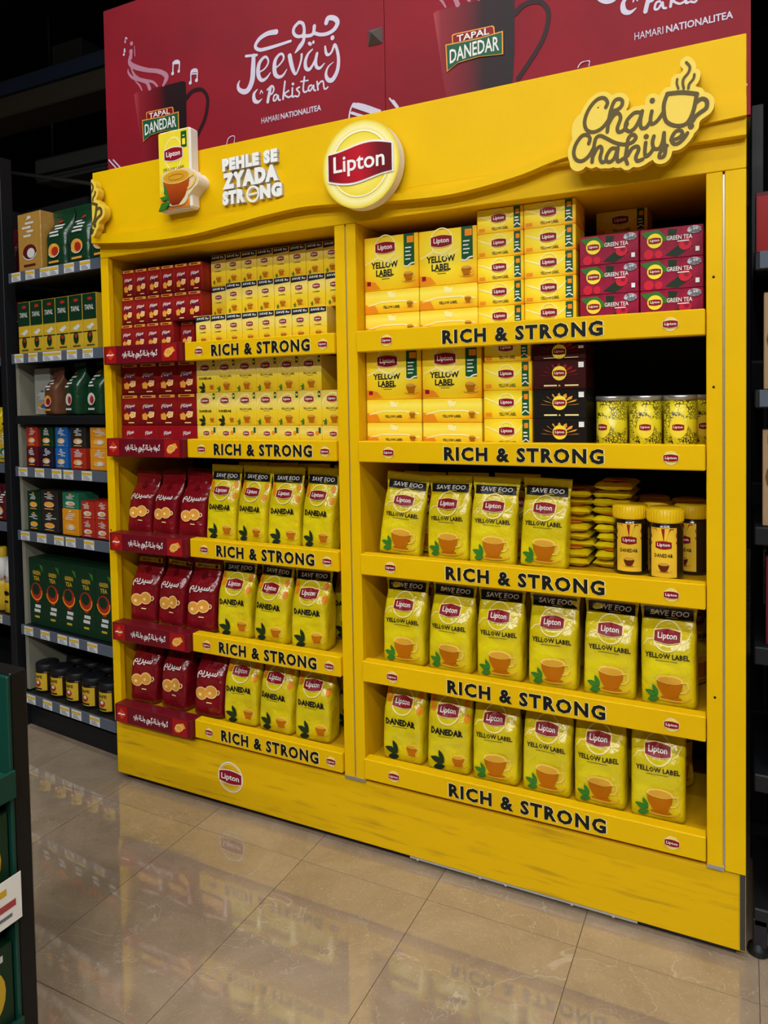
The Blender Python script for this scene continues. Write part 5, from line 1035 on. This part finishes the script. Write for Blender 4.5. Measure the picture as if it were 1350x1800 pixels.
for i in range(4):
    q = '' if i else ''
    where = ['beside the yellow display', 'second from the display', 'third from the display', 'at the far end of the shelf'][i]
    rput(carton(.19, .215, .07, TANP, [('print', INK, rect(-.085, .03, .185, .205), 0), ('print', SCR, txt('OATS', -.04, .195, wd=.07, ht=.012, res=1), 1), ('print', BROWN, ell(-.02, .11, .07, .055, 20), 0), ('print', GOLD, ell(-.035, .125, .03, .025, 12), 1), ('print', BLUE, ell(.0, .1, .02, .016, 10), 1), ('print', INK, rect(-.05, .03, .012, .022), 0)]) if i == 0 else OAT, .118 + .2 * i, .02, 1.293, 'cereal_carton', 'tan cereal carton on the upper rail shelf, ' + where, 'carton', 'tan cereal cartons upper') if i == 0 else None
    if i == 0:
        last = [c for c in COL.objects if c.parent is not None][-1].parent
        OAT = [(c.name.split('.')[0], c.data) for c in last.children]
    else: rput(OAT, .118 + .2 * i, .02, 1.293, 'cereal_carton', 'tan cereal carton on the upper rail shelf, ' + where, 'carton', 'tan cereal cartons upper')
    rput(OAT, .116 + .2 * i, .02, .986, 'cereal_carton', 'tan cereal carton below the other tan cartons, ' + where, 'carton', 'tan cereal cartons lower')
    if i == 0:
        B3 = carton(.18, .2, .07, MRN, art(.18, .2, GOLD, CHC, 121)); B4 = carton(.17, .18, .07, PURP, art(.17, .18, GOLD, TEAL, 122)); B5 = carton(.17, .165, .07, YPK, art(.17, .165, RDK, CHC, 123)); B6 = carton(.03, .15, .09, MRN, [('print', REDP, rect(-.012, .012, .01, .14), 0)])
    rput(B3, .118 + .19 * i, .02, .715, 'snack_carton', 'maroon carton on the fourth shelf, ' + where, 'carton', 'maroon cartons')
    rput(B4, .122 + .18 * i, .02, .423, 'snack_carton', 'purple carton on the fifth shelf, ' + where, 'carton', 'purple cartons')
    rput(B5, .125 + .18 * i, .02, .111, 'snack_carton', 'yellow carton on the lowest shelf, ' + where, 'carton', 'yellow cartons')
    rput(B6, .022 + .05 * i, .09, 1.598, 'slim_carton', 'slim maroon carton on the top shelf, ' + where, 'carton', 'slim maroon cartons')

# ------------------------------------------------------------------ dark green stand in the foreground
st = thing('promo_stand', 'dark green promotional stand with a black end post in the aisle', 'stand', (.735, -.88, 0))
SG = mat('stand_green', S(18, 62, 50), .35); STB = mat('stand_black', S(20, 20, 22), .4)
MB().cbox(-.45, .0, -.035, .0, 0, .80, STB, .003).build('end_panel', st)
MB().cbox(-.45, -.43, -.9, -.035, 0, .80, SG, .003).build('back_panel', st)
MB().cbox(-.43, .004, -.044, -.036, 0, .797, SG, .002).build('end_post', st)
MB().cbox(-.45, .0, -.93, -.9, 0, .80, STB, .003).build('end_panel', st)
for zt in (.62, .40, .16):
    s = MB().cbox(-.43, .004, -.9, -.0445, zt - .02, zt, SG, .003).build('shelf', st)
    MB().cbox(.0045, .012, -.9, -.037, zt - .045, zt + .006, SG, .002).build('shelf_lip', s)
sgp = carton(.1, .15, .1, DGR, [('print', YPK, ell(0, .07, .034, .05, 18), 0), ('print', RDK, ell(.0, .06, .016, .022, 12), 1), ('print', SCR, rect(-.03, .03, .125, .137), 0), ('print', SCR, rect(-.024, .02, .108, .117), 0)])
for i in range(7):
    for k, zt in enumerate((.62, .40, .16)):
        if k == 0 and i < 2: continue
        place(sgp, 'green_tea_carton', 'dark green carton with yellow oval on the %s shelf of the promotional stand' % ('top', 'middle', 'lowest')[k], 'carton', 'cartons on the stand %d' % k, (.735 - .002, -.88 - .098 - .106 * i, zt + .0005), (0, 0, math.pi / 2))
c = MB().box(0, .001, -.065, .0, -.05, .035, WHITE); c.box(.001, .0016, -.055, -.012, -.02, -.008, mat('card_red', S(170, 70, 70), .6)); c.box(.001, .0016, -.05, -.02, -.036, -.03, TAGL); c.box(.001, .0016, -.05, -.03, .008, .02, TAGY)
c.build('price_card', st, (.014, -.038, .405), (0, 0, 0), label='white price card with red print')
